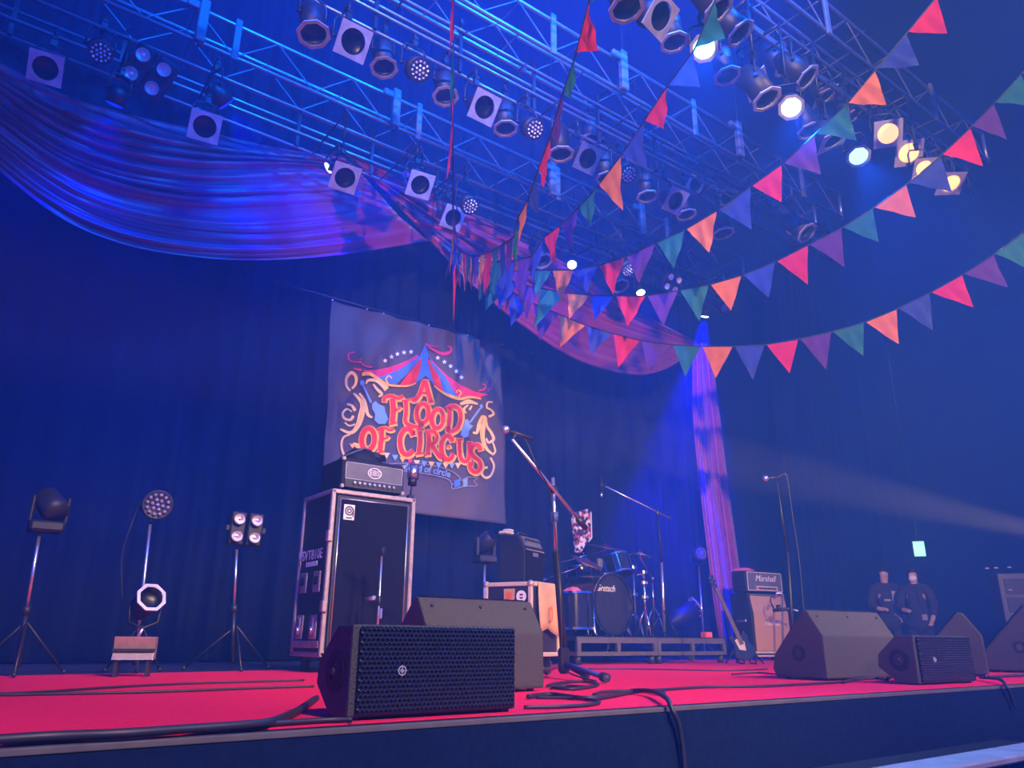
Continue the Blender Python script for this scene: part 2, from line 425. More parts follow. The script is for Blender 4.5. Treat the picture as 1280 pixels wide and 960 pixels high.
MESH = dict(
 oct=_oct(), sq=_sq(),
 can=MB().lathe([(.100, -.17), (.102, -.17), (.104, .06), (.09, .12), (.055, .17), (.05, .19), (.001, .19)], 20).lathe([(.100, -.17), (.098, -.05)], 20).mesh('can', M['can']),
 short=MB().lathe([(.100, -.17), (.104, -.17), (.104, -.02), (.07, .04), (.001, .05)], 20).mesh('can', M['can']),
 lensd=MB().lathe([(.098, -.10), (.07, -.085), (.03, -.08), (.001, -.08)], 20).mesh('lens', M['lensd']),
 yoke=MB().path([(-.12, 0, 0), (-.12, 0, .16), (-.09, 0, .22), (.09, 0, .22), (.12, 0, .16), (.12, 0, 0)], .011, 5).tube((-.135, 0, 0), (-.1, 0, 0), .018, 8).tube((.1, 0, 0), (.135, 0, 0), .018, 8).mesh('yoke', M['metalk']),
 clamp=MB().box((0, 0, .255), (.05, .04, .07)).ring(.018, .032, .04, 10, Matrix.Translation((0, 0, .305)) @ Matrix.Rotation(PI/2, 4, 'Y')).mesh('clamp', M['metalk']),
)
for nm, mm in (('wht', M['led_wht']), ('blue', M['led_blue']), ('deep', M['led_deep']), ('warm', M['warm'])):
    MESH['lens_'+nm] = MB().lathe([(.100, -.172), (.07, -.185), (.03, -.19), (.001, -.19)], 20).mesh('lens', mm)
def _dots():
    d = MB(); 
    for r, c in ((0, 1), (.036, 6), (.072, 12)):
        for i in range(c):
            a = 2*PI*i/c+.2; d.sphere((r*math.cos(a), r*math.sin(a), -.174), .0145, 4)
    return d
MESH['dots'] = _dots().mesh('led_lenses', M['reflector'])
MESH['led_body'] = MB().lathe([(.001, -.165), (.098, -.165), (.105, -.168), (.105, -.05), (.08, .0), (.001, .01)], 20).mesh('housing', M['can'])
ORD = ['leftmost', 'second from left', 'third from left', 'fourth from left', 'fifth from left', 'sixth from left', 'seventh from left', 'eighth from left', 'ninth from left', 'tenth from left', 'eleventh from left', 'twelfth from left', 'thirteenth from left', 'fourteenth from left', 'fifteenth from left', 'sixteenth from left']
PLACED = []
def rig_lamp(kind, p, key, aim, label, name, yo=0., lit=None, size=1.0):
    a = Vector(aim).normalized(); Y0 = TR[key][0]
    for yo in ((-.25, -.47, -.70, -.95, -1.2) if key == 'rear' else (-.25, .31, -.47, .56, .80, -.70, 1.05, -.95)):      # keep clear of the pipes, the chords and the lamps already hung
        Y = Y0+yo; c = PY(p, Y); piv = c - a*.175*size
        if piv.z+.30*size > LZ-.06 and abs(yo) < .42: continue
        if piv.x > TR[key][2]-.12: continue
        pts = [piv+a*(q*size) for q in (-.17, -.02, .15)] + [piv+Vector((0, 0, .2*size)), piv+Vector((0, 0, .34*size))]
        if any(abs(u.y-Y0-.015) < .13*size+.06 and u.z > LZ+min(BT[key][1])-.15 for u in pts[:3]): continue
        if all((u-v).length > r0*size+r1 for k2, (q2, z2) in PLACED for i2, u in enumerate(pts) for v, r1 in q2 for r0 in (.15 if i2 < 3 else .10,)): break
    PLACED.append((key, ([(u, (.15 if i2 < 3 else .10)*size) for i2, u in enumerate(pts)], 0)))
    top = LZ + min(BT[key][1])            # lowest pipe of that batten
    pipes = [LZ+z for z in BT[key][1]]
    t = thing(name, label, 'stage light', (0, 0, 0), 0, 'lamps hung in the lighting rig')
    t.location = piv
    r = aim_rot(a)
    parts = {'oct': ['can', 'oct', 'lensd'], 'sq': ['short', 'sq', 'lensd'], 'led': ['led_body', 'dots'],
             'litwht': ['short', 'lens_wht'], 'litblue': ['short', 'oct', 'lens_blue'], 'deep': ['short', 'lens_deep'], 'warm': ['short', 'sq', 'lens_warm'],
             'sqlit': ['short', 'sq', 'lensd']}[kind]
    for q in parts:
        nm = {'can': 'can', 'short': 'can', 'oct': 'gel_frame', 'sq': 'gel_frame', 'lensd': 'lens', 'led_body': 'housing', 'dots': 'led_lenses'}.get(q, 'lens')
        ob = link(nm, MESH[q], t); ob.rotation_euler = r; ob.scale = (size,)*3
    yk = link('yoke', MESH['yoke'], t); yk.scale = (size,)*3
    yk.rotation_euler = (0, 0, math.atan2(a.y, a.x)+PI/2 if abs(a.x)+abs(a.y) > .05 else 0)
    cl = link('clamp', MESH['clamp'], t); cl.scale = (size,)*3
    z0 = .30*size; tgt = min([z for z in pipes if z > piv.z+.325*size] or [max(pipes)])
    up = max(tgt-piv.z, z0+.02)
    MB().tube((0, 0, z0+.036*size), (0, 0, up+.012), .014, 6).build('drop_pipe', M['metalk'], t)
    if abs(yo) > .06: MB().tube((0, 0, up), (0, Y0-piv.y+(.08 if yo < 0 else -.05), up), .012, 6).build('side_arm', M['metalk'], t)
    if lit:
        pw, col, ang = lit
        sp = spot('lamp_light', piv+a*.24*size, piv+a*2, pw, col, ang, .5, .04)
    return t
DOWN = (0, -.15, -1)
L3 = [  # rear truss
 ('sq', (57, 85), (-.1, -.75, -.7)), ('led', (126, 66), (.05, -.7, -.75)), ('deep', (143, 131), (-.1, .55, -1)), ('sq', (256, 158), (-.1, -.75, -.7)),
 ('deep', (282, 131), (.7, .2, -.5)), ('litwht', (410, 210), (-.75, .25, -.7)), ('sq', (431, 222), (-.05, -.75, -.75)), ('deep', (510, 224), (-.7, .2, -.6)), ('sq', (525, 231), (-.1, -.75, -.7)),
 ('sq', (566, 272), (0, -.8, -.65)), ('led', (588, 258), (0, -.6, -.8)), ('oct', (679, 326), (.1, -.5, -.9)), ('litwht', (715, 331), (-.4, -.55, -.75)), ('led', (786, 338), (0, -.6, -.8)),
 ('litwht', (801, 366), (-.15, -.35, -.9)), ('led', (907, 384), (0, -.6, -.8)), ('litwht', (881, 396), (.05, .30, -1)), ('oct', (775, 357), (0, -.4, -.9))]
L2 = [
 ('oct', (392, 42), (.05, -.25, -1)), ('sq', (441, 52), (0, -.8, -.6)), ('oct', (480, 84), (.02, -.2, -1)), ('led', (525, 88), (0, -.75, -.7)), ('oct', (557, 120), (0, -.2, -1)), ('sq', (605, 134), (.02, -.8, -.6)),
 ('oct', (632, 160), (.02, -.1, -1)), ('led', (669, 162), (0, -.75, -.7)), ('oct', (701, 192), (.02, -.08, -1)), ('sqlit', (734, 198), (0, -.75, -.65)), ('oct', (739, 174), (.02, -.05, -1)), ('oct', (758, 222), (.05, -.1, -1)),
 ('led', (786, 218), (0, -.75, -.7)), ('oct', (809, 245), (.03, -.1, -1)), ('sq', (869, 230), (0, -.75, -.7)), ('sq', (844, 251), (0, -.75, -.7)), ('oct', (858, 268), (.1, -.15, -1)), ('sqlit', (908, 246), (0, -.6, -.8)), ('oct', (904, 291), (.1, -.15, -1)),
 ('oct', (993, 281), (.15, -.6, -.8)), ('oct', (1008, 291), (.15, -.6, -.8))]
L1 = [
 ('oct', (783, 10), (.1, -.15, -1)), ('sq', (825, 20), (.15, -.75, -.65)), ('oct', (843, 52), (.1, -.12, -1)), ('litblue', (880, 60), (-.45, -.35, -.8)), ('oct', (897, 12), (.35, -.35, -.9)), ('oct', (925, 41), (.35, -.4, -.85)),
 ('oct', (909, 94), (.1, -.15, -1)), ('sq', (945, 105), (.3, -.6, -.75)), ('oct', (958, 123), (.2, -.3, -.9)), ('oct', (980, 83), (.35, -.4, -.85)), ('oct', (1008, 97), (.35, -.5, -.8)), ('sq', (1031, 120), (.3, -.3, -.9)),
 ('litblue', (989, 134), (-.45, -.35, -.8)), ('oct', (1012, 163), (.1, -.2, -1)), ('sq', (1042, 174), (.3, -.3, -.9)), ('litblue', (1073, 195), (-.4, -.35, -.8)), ('oct', (1066, 144), (.3, -.4, -.85)),
 ('warm', (1110, 167), (-.5, -.4, -.55)), ('warm', (1136, 191), (-.45, -.4, -.6)), ('warm', (1155, 210), (-.4, -.4, -.7)), ('warm', (1188, 229), (-.3, -.35, -.8))]
KIND = {'oct': ('can_light', 'black par can with octagonal frame'), 'sq': ('square_frame_light', 'short lamp with a square gel frame'), 'led': ('led_par', 'round lamp with a cluster of small lenses'),
        'deep': ('blue_led_light', 'deep blue lit lamp'), 'litwht': ('lit_led_light', 'glaring white-blue lit lamp'), 'litblue': ('lit_par', 'bright cyan-white lit lamp'), 'warm': ('warm_par', 'warm orange lit lamp'), 'sqlit': ('silver_frame_light', 'lamp with a shining silver square frame')}
LIT = {'litwht': (260, (.0, .01, 1), 75), 'deep': (300, (.0, .0, 1), 85), 'litblue': (500, (.0, .25, 1), 38), 'warm': (60, (1, .5, .2), 30)}
for p_, r_ in (((187, 91), .20), ((838, 353), .2)): PLACED.append(('rear', ([(PY(p_, TR['rear'][0]-.42), r_)], 0)))
for key, lst in (('rear', L3), ('middle', L2), ('front', L1)):
    cnt = {}; todo = []
    for kd, p, a in sorted(lst, key=lambda q: q[1][0]):
        i = cnt.get(kd, 0); cnt[kd] = i+1; todo.append((kd, p, a, i))
    for kd, p, a, i in sorted(todo, key=lambda q: (q[0] not in LIT, q[1][0])):      # the lit ones hang foremost
        nm, wd = KIND[kd]
        ob = rig_lamp(kd, p, key, a, '%s, %s on the %s truss' % (wd, ORD[i], key), nm, size=.75 if p[0] in (1155, 143) else {'litwht': .62, 'litblue': .85}.get(kd, 1.), lit=(9000, (.0, .0, 1), 40) if p[0] == 881 else LIT.get(kd))
        if kd == 'sqlit':
            for c in ob.children:
                if c.name.startswith('gel_frame'):
                    if 'sq_silver' not in MESH: MESH['sq_silver'] = MESH['sq'].copy(); MESH['sq_silver'].materials[0] = M['alu']
                    c.data = MESH['sq_silver']
def blinder(label, loc, aim, size=1.0, roll=0., name='four_lamp_blinder', parent_stand=None):
    t = thing(name, label, 'stage light', loc, 0, 'four-lamp blinders')
    r = aim_rot(aim)
    bodyrot = (r.to_matrix() @ Matrix.Rotation(roll, 3, 'Z')).to_euler()
    def p(nm, me): ob = link(nm, me, t); ob.rotation_euler = bodyrot; ob.scale = (size,)*3; return ob
    if 'bl_body' not in MESH:
        b = MB()
        for x in (-.085, .085):
            b.bbox((x, 0, .005), (.15, .33, .12), .015)
        MESH['bl_body'] = b.mesh('housing', M['can'])
        MESH['bl_lamp'] = MB().lathe([(.052, -.10), (.05, -.092), (.03, -.075), (.012, -.068), (.012, -.09), (.001, -.092)], 18).mesh('lamp', M['reflector'])
        MESH['bl_frame'] = MB().path([(-.19, .0, .02), (-.19, 0, .12), (.19, 0, .12), (.19, 0, .02)], .012, 6).box((-.175, 0, .0), (.03, .05, .06)).box((.175, 0, 0), (.03, .05, .06)).mesh('bracket', M['metalk'])
    p('housing', MESH['bl_body']); p('bracket', MESH['bl_frame'])
    for x in (-.085, .085):
        for y in (-.085, .085):
            l = p('lamp', MESH['bl_lamp']); l.location = (Vector((x, y, 0))*size) @ bodyrot.to_matrix().transposed()
    return t
for p, lb, rl in (((187, 91), 'four-lamp blinder hanging from the rear truss at upper left', .45), ((838, 353), 'four-lamp blinder hanging low at the right end of the rear truss', .2)):
    c = PY(p, TR['rear'][0]-.42); sz_ = 1.2 if p[0] < 300 else .86; t = blinder(lb, c, (-.25, -.8, -.55), sz_, rl)
    tz = LZ+BT['rear'][1][0]; tz = min([LZ+q for q in BT['rear'][1] if LZ+q > c.z+.2] or [tz])
    MB().path([(.02, .10*sz_, .06), (.02, .12*sz_, tz-c.z), (.02, .39, tz-c.z)], .014, 6).build('drop_pipe', M['metalk'], t)
# flat hoist plates hanging in the trusses
for i, (p, key) in enumerate((((494, 150), 'rear'), ((781, 123), 'middle'), ((926, 196), 'middle'), ((803, 280), 'rear'), ((691, 232), 'rear'), ((250, 45), 'rear'))):
    Y = TR[key][0]; c = PY(p, Y-.29)
    t = thing('chain_hoist', 'grey upright chain hoist on the %s truss, %s' % (key, ['above the left drape', 'left one of two', 'right one of two', 'above the right drape', 'above the pennant cluster', 'at upper left'][i]), 'hoist', (c.x, Y-.29, LZ-.05), 0, 'chain hoists on the trusses')
    MB().bbox((0, 0, .24), (.10, .07, .52), .012).build('body', M['greyp'], t)
    MB().bbox((-.11, 0, .40), (.12, .06, .09), .012).build('motor', M['greyp'], t)
    MB().tube((0, 0, .50), (0, 0, 4.5), .008, 5).build('chain', M['metalk'], t)
    MB().path([(0, 0, -.02), (.02, .02, -.05), (.0, .07, -.03)], .012, 5).build('hook', M['metalk'], t)

# ================================================================== plum drapes
def resample(poly, n):
    P = [Vector((x, y, 0)) for x, y in smooth_pts([(x, y, 0) for x, y in poly], 8) and [(q.x, q.y) for q in smooth_pts([(x, y, 0) for x, y in poly], 8)]]
    d = [0]
    for i in range(1, len(P)): d.append(d[-1]+(P[i]-P[i-1]).length)
    out = []; j = 0
    for k in range(n+1):
        t = d[-1]*k/n
        while j < len(P)-2 and d[j+1] < t: j += 1
        q = (t-d[j])/max(1e-9, d[j+1]-d[j]); out.append(P[j].lerp(P[j+1], min(max(q, 0), 1)))
    return out
def swag(name, label, curves, levels, Yb, folds, depth, bulge, seed, sub=14, nu=90, yslope=0.):
    """cloth between traced catenaries: each curve a fold line, cloth pleated along it"""
    rnd = random.Random(seed); C = [resample(c, nu) for c in curves]; nv = (len(C)-1)*sub
    grid = []
    ph = [rnd.uniform(0, 6.28) for _ in range(8)]
    for r in range(nv+1):
        a = r/sub; i = min(int(a), len(C)-2); q = a-i; v = r/nv; row = []
        for k in range(nu+1):
            u = k/nu; p = C[i][k].lerp(C[i+1][k], q)
            fv = 2*PI*folds*(v + .045*math.sin(9*v+ph[4]) + .03*math.sin(21*v+ph[5])); am = .55+.45*math.sin(7*v+3*u+ph[6])
            fz = am*math.sin(fv + 1.2*math.sin(5*u+ph[0]) + ph[1]) + .5*math.sin(2.3*fv + 2*math.sin(3*u+ph[2]) + ph[3]) + .22*math.sin(4.9*fv+4*u)
            env = .25+.75*math.sin(PI*min(max(u, .0), 1.))**.6
            y = Yb + yslope*u - bulge*math.sin(PI*u)*(.3+.7*v) - depth*fz*env
            row.append(PY((p.x, p.y), y))
        grid.append(row)
    mbx = MB(); n = nu+1
    mbx.add([v for r in grid for v in r], [(r*n+k, r*n+k+1, (r+1)*n+k+1, (r+1)*n+k) for r in range(nv) for k in range(nu)], True)
    o = mbx.build(name, M['drape']); sd = o.modifiers.new('thickness', 'SOLIDIFY'); sd.thickness = .004
    return tag(o, label, 'drape', 'plum drapes over the stage')
swag('swag_drape', 'broad plum swag drape sagging at upper left below the rear truss',
     [[(-200, -45), (-60, 40), (60, 110), (150, 140), (260, 165), (350, 185), (428, 196)],
      [(-200, -28), (-60, 70), (60, 155), (150, 190), (250, 205), (350, 205), (445, 210)],
      [(-200, -8), (-60, 100), (60, 190), (150, 228), (250, 245), (350, 243), (470, 238)],
      [(-200, 12), (-60, 130), (60, 225), (150, 268), (250, 287), (350, 290), (500, 272)],
      [(-200, 25), (-60, 160), (60, 262), (150, 304), (250, 322), (340, 325), (430, 318), (536, 301)]], 5, 7.75, 11, .085, .35, 1)
swag('swag_drape', 'narrower plum swag drape sagging at centre behind the pennants',
     [[(432, 188), (520, 232), (610, 275), (700, 325), (790, 385), (872, 428)],
      [(450, 208), (530, 262), (610, 312), (700, 365), (790, 405), (872, 432)],
      [(480, 238), (545, 290), (620, 350), (700, 402), (785, 430), (866, 437)],
      [(536, 299), (590, 356), (650, 405), (720, 450), (790, 468), (830, 462), (860, 444)]], 5, 7.75, 8, .08, .35, 2)
def tail(name, label, left, right, Y, folds, depth, seed):
    n = 40; L = resample(left, 24); R_ = resample(right, 24); grid = []
    for a, b in zip(L, R_):
        row = []
        for k in range(n+1):
            u = k/n; p = a.lerp(b, u); row.append(PY((p.x, p.y), Y + depth*math.sin(2*PI*folds*u+seed) + .4*depth*math.sin(2*PI*folds*2.4*u)))
        grid.append(row)
    m = MB(); c = n+1
    m.add([v for r in grid for v in r], [(r*c+k, r*c+k+1, (r+1)*c+k+1, (r+1)*c+k) for r in range(24) for k in range(n)], True)
    o = m.build(name, M['drape']); sd = o.modifiers.new('thickness', 'SOLIDIFY'); sd.thickness = .004
    return tag(o, label, 'drape', 'plum drapes over the stage')
tail('tail_drape', 'plum drape tail hanging straight to the floor left of the brown amplifier', [(866, 428), (866, 520), (876, 620), (893, 760), (902, 812)], [(888, 430), (900, 520), (912, 620), (926, 720), (938, 812)], 7.85, 4, .05, 1)

# ================================================================== pennant strings
batt = thing('hanging_batten', 'short slanting pipe hung above the gathered pennant ends', 'pipe', PY((522, 276), 6.95))
b0 = batt.location; MB().tube((0, 0, 0), PY((581, 297), 6.95)-b0, .016, 8).build('pipe', M['flag_r'], batt)
for q in (.3, .5):
    pp = (PY((581, 297), 6.95)-b0)*q; MB().tube(pp, (pp.x, 0, LZ-b0.z), .004, 5).build('hanging_wire', M['metalk'], batt)
ORG = PY((574, 314), 6.9)
FC = {'o': M['flag_o'], 'r': M['flag_r'], 'b': M['flag_b'], 'g': M['flag_g'], 'p': M['flag_p']}
def bunting(label, az, nodes, cols, tips, far=None, droop=.40):
    """pennants on a cord hanging in the vertical plane through ORG at azimuth az"""
    az = math.radians(az); nrm = Vector((-math.sin(az), math.cos(az), 0)); k = (ORG-CAM).dot(nrm)
    def on(p): d = ray(p); return CAM + d*(k/d.dot(nrm))
    t = thing('pennant_string', label, 'bunting', ORG, 0, 'strings of triangular pennants')
    P = [on(p) for p in nodes]
    ext = [ORG.copy()]
    d0 = (P[0]-ORG); steps = max(1, int(d0.length/.3175)); lead = []
    for i in range(1, steps): lead.append(ORG+d0*(i/steps)+Vector((0, 0, -.10*math.sin(PI*i/steps))))
    last = P[-1]; dr = (P[-1]-P[-2]).normalized(); tail_ = [last+dr*.32*i+Vector((0, 0, .012*i*i)) for i in range(1, 6)]
    chain = [ORG]+lead+P+tail_
    MB().path([q-ORG for q in chain], .006, 5).build('cord', M['metalk'], t)
    allt = {}
    for i in range(len(nodes)-1):
        if i in tips: allt[i] = on(tips[i])
    nl = len(lead)+1
    cyc = 'orgbp'
    for i in range(len(chain)-1):
        a, b = chain[i], chain[i+1]; j = i-nl
        if i == 0: continue
        c = cols[j] if 0 <= j < len(cols) else 'ogprb'[(j*3) % 5]
        if j in allt: tip = allt[j]
        else:
            e = (b-a).normalized(); up = Vector((0, 0, 1)); pr = (up-e*up.dot(e)).normalized()
            tip = (a+b)/2 - (pr*.5+up*.5).normalized()*.37 + nrm*random.uniform(-.05, .05)
        a2 = a.lerp(b, .03); b2 = a.lerp(b, .97); N = 8; g = MB(); vs = []; idx = {}
        sg = random.choice((-1, 1)); wv = random.uniform(.006, .02); ph = random.uniform(0, 6)
        for r in range(N+1):
            for s_ in range(N+1-r):
                q = r/N; w_ = s_/N; u_ = 1-q-w_
                v = a2*u_+b2*w_+tip*q; off = wv*math.sin(9*(w_-u_)+ph)*q*(1-q)*3 + sg*.035*q*q
                idx[(r, s_)] = len(vs); vs.append(v+nrm*off-ORG)
        fs = []
        for r in range(N):
            for s_ in range(N-r):
                fs.append((idx[(r, s_)], idx[(r, s_+1)], idx[(r+1, s_)]))
                if s_ < N-r-1: fs.append((idx[(r, s_+1)], idx[(r+1, s_+1)], idx[(r+1, s_)]))
        g.add(vs, fs, True); ob = g.build('flag', FC[c], t)
    return t
bunting('lowest pennant string, sweeping across to the right edge in a deep curve', 124,
 [(700, 393), (733, 407), (766, 417), (801, 426), (840, 431), (877, 433), (917, 433), (957, 431), (999, 424), (1040, 415), (1081, 403), (1122, 386), (1163, 366), (1204, 343), (1243, 318), (1280, 290)],
 'obrpgobrpgobrpg', {0: (699, 433), 1: (738, 442), 2: (772, 458), 3: (809, 463), 4: (857, 472), 5: (895, 474), 6: (941, 474), 7: (987, 468), 8: (1033, 461), 9: (1079, 447), 10: (1123, 432), 11: (1167, 412), 12: (1216, 386), 13: (1259, 361), 14: (1294, 338)})
bunting('second lowest pennant string, rising from centre past the warm lamps at right', 114,
 [(675, 360), (708, 366), (738, 369), (769, 370), (808, 370), (849, 363), (887, 356), (928, 344), (970, 327), (1011, 306), (1053, 285), (1092, 260), (1134, 230), (1177, 194), (1214, 159), (1243, 129), (1277, 92)],
 'gobrpgobrpgobrpg', {0: (668, 412), 1: (713, 400), 2: (744, 402), 3: (786, 410), 4: (828, 406), 5: (873, 400), 6: (915, 390), 7: (962, 374), 8: (1009, 354), 9: (1055, 332), 10: (1099, 305), 11: (1145, 274), 12: (1190, 238), 13: (1229, 205), 14: (1259, 172), 15: (1292, 134)})
bunting('third pennant string from the bottom, leaving the top edge near the upper right corner', 100,
 [(665, 338), (690, 338), (718, 337), (748, 332), (782, 321), (820, 304), (857, 287), (897, 263), (939, 233), (978, 205), (1019, 168), (1059, 130), (1095, 87), (1134, 41), (1172, -5)],
 'gobrpgobrpgobr', {0: (672, 372), 1: (699, 378), 2: (731, 366), 3: (764, 367), 4: (801, 356), 5: (845, 338), 6: (889, 318), 7: (937, 285), 8: (979, 255), 9: (1024, 216), 10: (1069, 173), 11: (1110, 134), 12: (1151, 85), 13: (1186, 45)})
bunting('steep pennant string climbing past the bright cyan lamp at top centre', 78,
 [(665, 320), (680, 297), (700, 282), (723, 260), (748, 232), (777, 194), (805, 152), (834, 108), (868, 62), (894, 0)],
 'brpgobrbg', {0: (668, 362), 1: (689, 331), 2: (711, 310), 3: (735, 282), 4: (774, 262), 5: (804, 210), 6: (835, 163), 7: (870, 107), 8: (901, 46)})
bunting('very steep pennant string climbing to the top edge left of the cyan lamp', 66,
 [(642, 296), (648, 272), (660, 250), (673, 212), (688, 171), (704, 116), (720, 68), (737, 0)],
 'gobrpgr', {0: (640, 345), 1: (653, 310), 2: (668, 272), 3: (685, 237), 4: (704, 181), 5: (720, 128), 6: (741, 62)})
bunting('pennant string seen edge-on, rising straight to the top edge', 56.4,
 [(567, 296), (566, 268), (566, 225), (566, 165), (567, 100), (567, 20), (567, -60)],
 'opbrgr', {0: (566, 345), 1: (567, 312), 2: (567, 272), 3: (564, 225), 4: (566, 160), 5: (566, 85)})
# pennants bunched up where the strings meet
t = thing('pennant_cluster', 'bunch of folded pennants gathered where the pennant strings meet', 'bunting', ORG)
for i, (a, b, tip, c) in enumerate([((569, 312), (575, 314), (571, 345), 'p'), ((576, 315), (582, 318), (581, 365), 'o'), ((583, 318), (590, 321), (588, 352), 'b'), ((597, 322), (608, 324), (602, 375), 'o'),
        ((612, 320), (622, 324), (614, 378), 'r'), ((624, 318), (634, 322), (627, 360), 'g'), ((566, 318), (569, 318), (567, 402), 'r'), ((633, 318), (642, 322), (633, 362), 'r')]):
    q = [PY(x, 6.86-.02*i)-ORG for x in (a, b, tip)]; m_ = ((q[0]+q[1])/2).lerp(q[2], .5)+Vector((0, -.04, 0))
    g = MB().add([q[0], q[1], q[2], m_], [(0, 1, 3), (1, 2, 3), (0, 3, 2)], True); ob = g.build('flag', FC[c], t)
MB().path([PY(p, 6.88)-ORG for p in ((566, 317), (574, 314), (590, 321), (605, 323), (625, 321), (645, 322))], .006, 5).build('cord', M['metalk'], t)

# ================================================================== tour banner
BY = 7.95
bt = thing('tour_banner', 'grey cloth banner with a circus tent and red lettering behind the bass amplifier', 'banner', PY((518, 650), BY))
B0 = bt.location
c_tl, c_tr, c_br, c_bl = (415.5, 374.5), (628, 430), (634, 655), (403, 628)
def bl_(u, v):
    a = Vector(c_tl).lerp(Vector(c_tr), u); b = Vector(c_bl).lerp(Vector(c_br), u); return a.lerp(b, v)
g = MB(); nu, nv = 60, 60; vs = []
P4 = [PY(c, BY)-B0 for c in (c_tl, c_tr, c_br, c_bl)]
for r in range(nv+1):
    for k in range(nu+1):
        u, v = k/nu, r/nv
        p = P4[0].lerp(P4[1], u).lerp(P4[3].lerp(P4[2], u), v)
        f = .020*(1-v)**2*math.sin(u*38+2*v)*(1 if v < .3 else .3) + .012*math.exp(-((u-.04)/.05)**2)*math.sin(v*20)
        f += .03*math.exp(-(((u-.12)-.25*v)/.05)**2)*(1-v)**2
        edge = max(0, 1-min(u, 1-u)/.06)
        p.y += .010+f + .02*edge*math.sin(v*9)
        p.z -= .012*math.sin(PI*((u*4) % 1))*(1-v)**6
        vs.append(p)
g.add(vs, [(r*(nu+1)+k, r*(nu+1)+k+1, (r+1)*(nu+1)+k+1, (r+1)*(nu+1)+k) for r in range(nv) for k in range(nu)], True)
ob = g.build('cloth', M['cloth'], bt); sd = ob.modifiers.new('thickness', 'SOLIDIFY'); sd.thickness = .002
MB().tube(PY((345, 351), BY)-B0+Vector((0, .03, 0)), PY((668, 441), BY)-B0+Vector((0, .03, 0)), .012, 8).build('hanging_pipe', M['metalk'], bt)
em = MB().sphere((0, 0, 0), .014, 5).mesh('eyelet', M['alu'])
for u in (0, .18, .27, .53, .77, 1): link('eyelet', em, bt).location = P4[0].lerp(P4[1], u)+Vector((0, -.005, -.01))
for u in (-.15, 1.12):
    q = P4[0].lerp(P4[1], u); MB().tube((q.x, .03, q.z), (q.x, .06, 10.5-B0.z), .003, 4).build('hanging_wire', M['metalk'], bt)
def zp(x, y): return (410+x/4.8, 420+y/4.8)
LAY = [0]
def art(name, polys, m, layer):
    """flat print: polygons traced on the banner, 1 mm apart by layer"""
    g = MB()
    for poly in polys:
        q = [PY(zp(*p), BY)-B0+Vector((0, -.012-.0012*layer, 0)) for p in poly]
        g.add(q, [tuple(range(len(q)))])
    return g.build(name, m, bt)
def strip(pts, w0, w1=None, wm=None, k=8, cap=True):
    P = smooth_pts([(x, y, 0) for x, y in pts], k); n = len(P); quads = []
    L = []; R_ = []
    for i, p in enumerate(P):
        d = (P[min(i+1, n-1)]-P[max(i-1, 0)]).normalized(); q = i/(n-1)
        if wm is None: wd = w0+((w1 if w1 is not None else w0)-w0)*q
        else: wd = (w0+(wm-w0)*min(1, 2*q)) if q < .5 else (wm+((w1 or 0)-wm)*(2*q-1))
        nn = Vector((-d.y, d.x, 0))*wd/2; L.append(p+nn); R_.append(p-nn)
    for i in range(n-1): quads.append([(L[i].x, L[i].y), (L[i+1].x, L[i+1].y), (R_[i+1].x, R_[i+1].y), (R_[i].x, R_[i].y)])
    return quads
# tent
art('tent_stripe', [[(535, 112), (470, 150), (380, 185), (290, 205), (205, 208), (240, 232), (300, 250), (420, 205), (540, 128)]], M['a_pink'], 1)
art('tent_stripe', [[(545, 122), (420, 205), (300, 250), (345, 275), (400, 296), (480, 220), (556, 130)]], M['a_blue'], 1)
art('tent_stripe', [[(556, 130), (480, 225), (425, 300), (470, 297), (518, 283), (548, 210), (562, 135)]], M['a_red'], 1)
art('tent_stripe', [[(580, 52), (560, 100), (548, 120), (562, 140), (548, 210), (520, 284), (550, 265), (582, 238), (605, 262), (634, 296), (612, 220), (592, 150), (602, 125), (592, 90)]], M['a_blue'], 1)
art('tent_stripe', [[(592, 140), (612, 220), (636, 300), (660, 322), (692, 338), (660, 240), (606, 150)]], M['a_red'], 1)
art('tent_stripe', [[(606, 150), (660, 240), (692, 338), (730, 356), (770, 364), (700, 240), (616, 152)]], M['a_blue'], 1)
art('tent_stripe', [[(600, 122), (650, 180), (720, 245), (800, 300), (880, 335), (955, 352), (900, 372), (815, 366), (770, 362), (700, 245), (620, 155)]], M['a_pink'], 1)
art('tent_flag', strip([(580, 48), (612, 60), (655, 66)], 10, 3)+strip([(590, 58), (640, 90), (685, 108), (728, 98), (735, 72), (715, 62)], 6, 5, 20), M['a_pink'], 2)
art('tent_edge', strip([(200, 232), (250, 230), (300, 262), (350, 292), (420, 302), (480, 300), (525, 284)], 22, 6, 16)+strip([(360, 292), (345, 262), (362, 240), (380, 256)], 10, 8)+
    strip([(632, 300), (672, 332), (720, 358), (790, 378), (850, 368), (915, 378)], 6, 10, 20)+strip([(775, 372), (795, 345), (775, 326), (765, 345)], 9, 7), M['a_yel'], 3)
art('tent_tip', strip([(262, 190), (215, 178), (190, 150), (200, 132)], 10, 5)+strip([(200, 205), (160, 200), (150, 190)], 14, 3)+strip([(190, 160), (130, 150), (122, 110), (160, 98)], 6, 6, 12), M['a_pink'], 2)
art('tent_tip', strip([(900, 330), (935, 320), (940, 295), (920, 290)], 10, 5)+strip([(930, 350), (960, 358)], 14, 3)+strip([(955, 335), (980, 300), (968, 275), (950, 282)], 6, 5), M['a_pink'], 2)
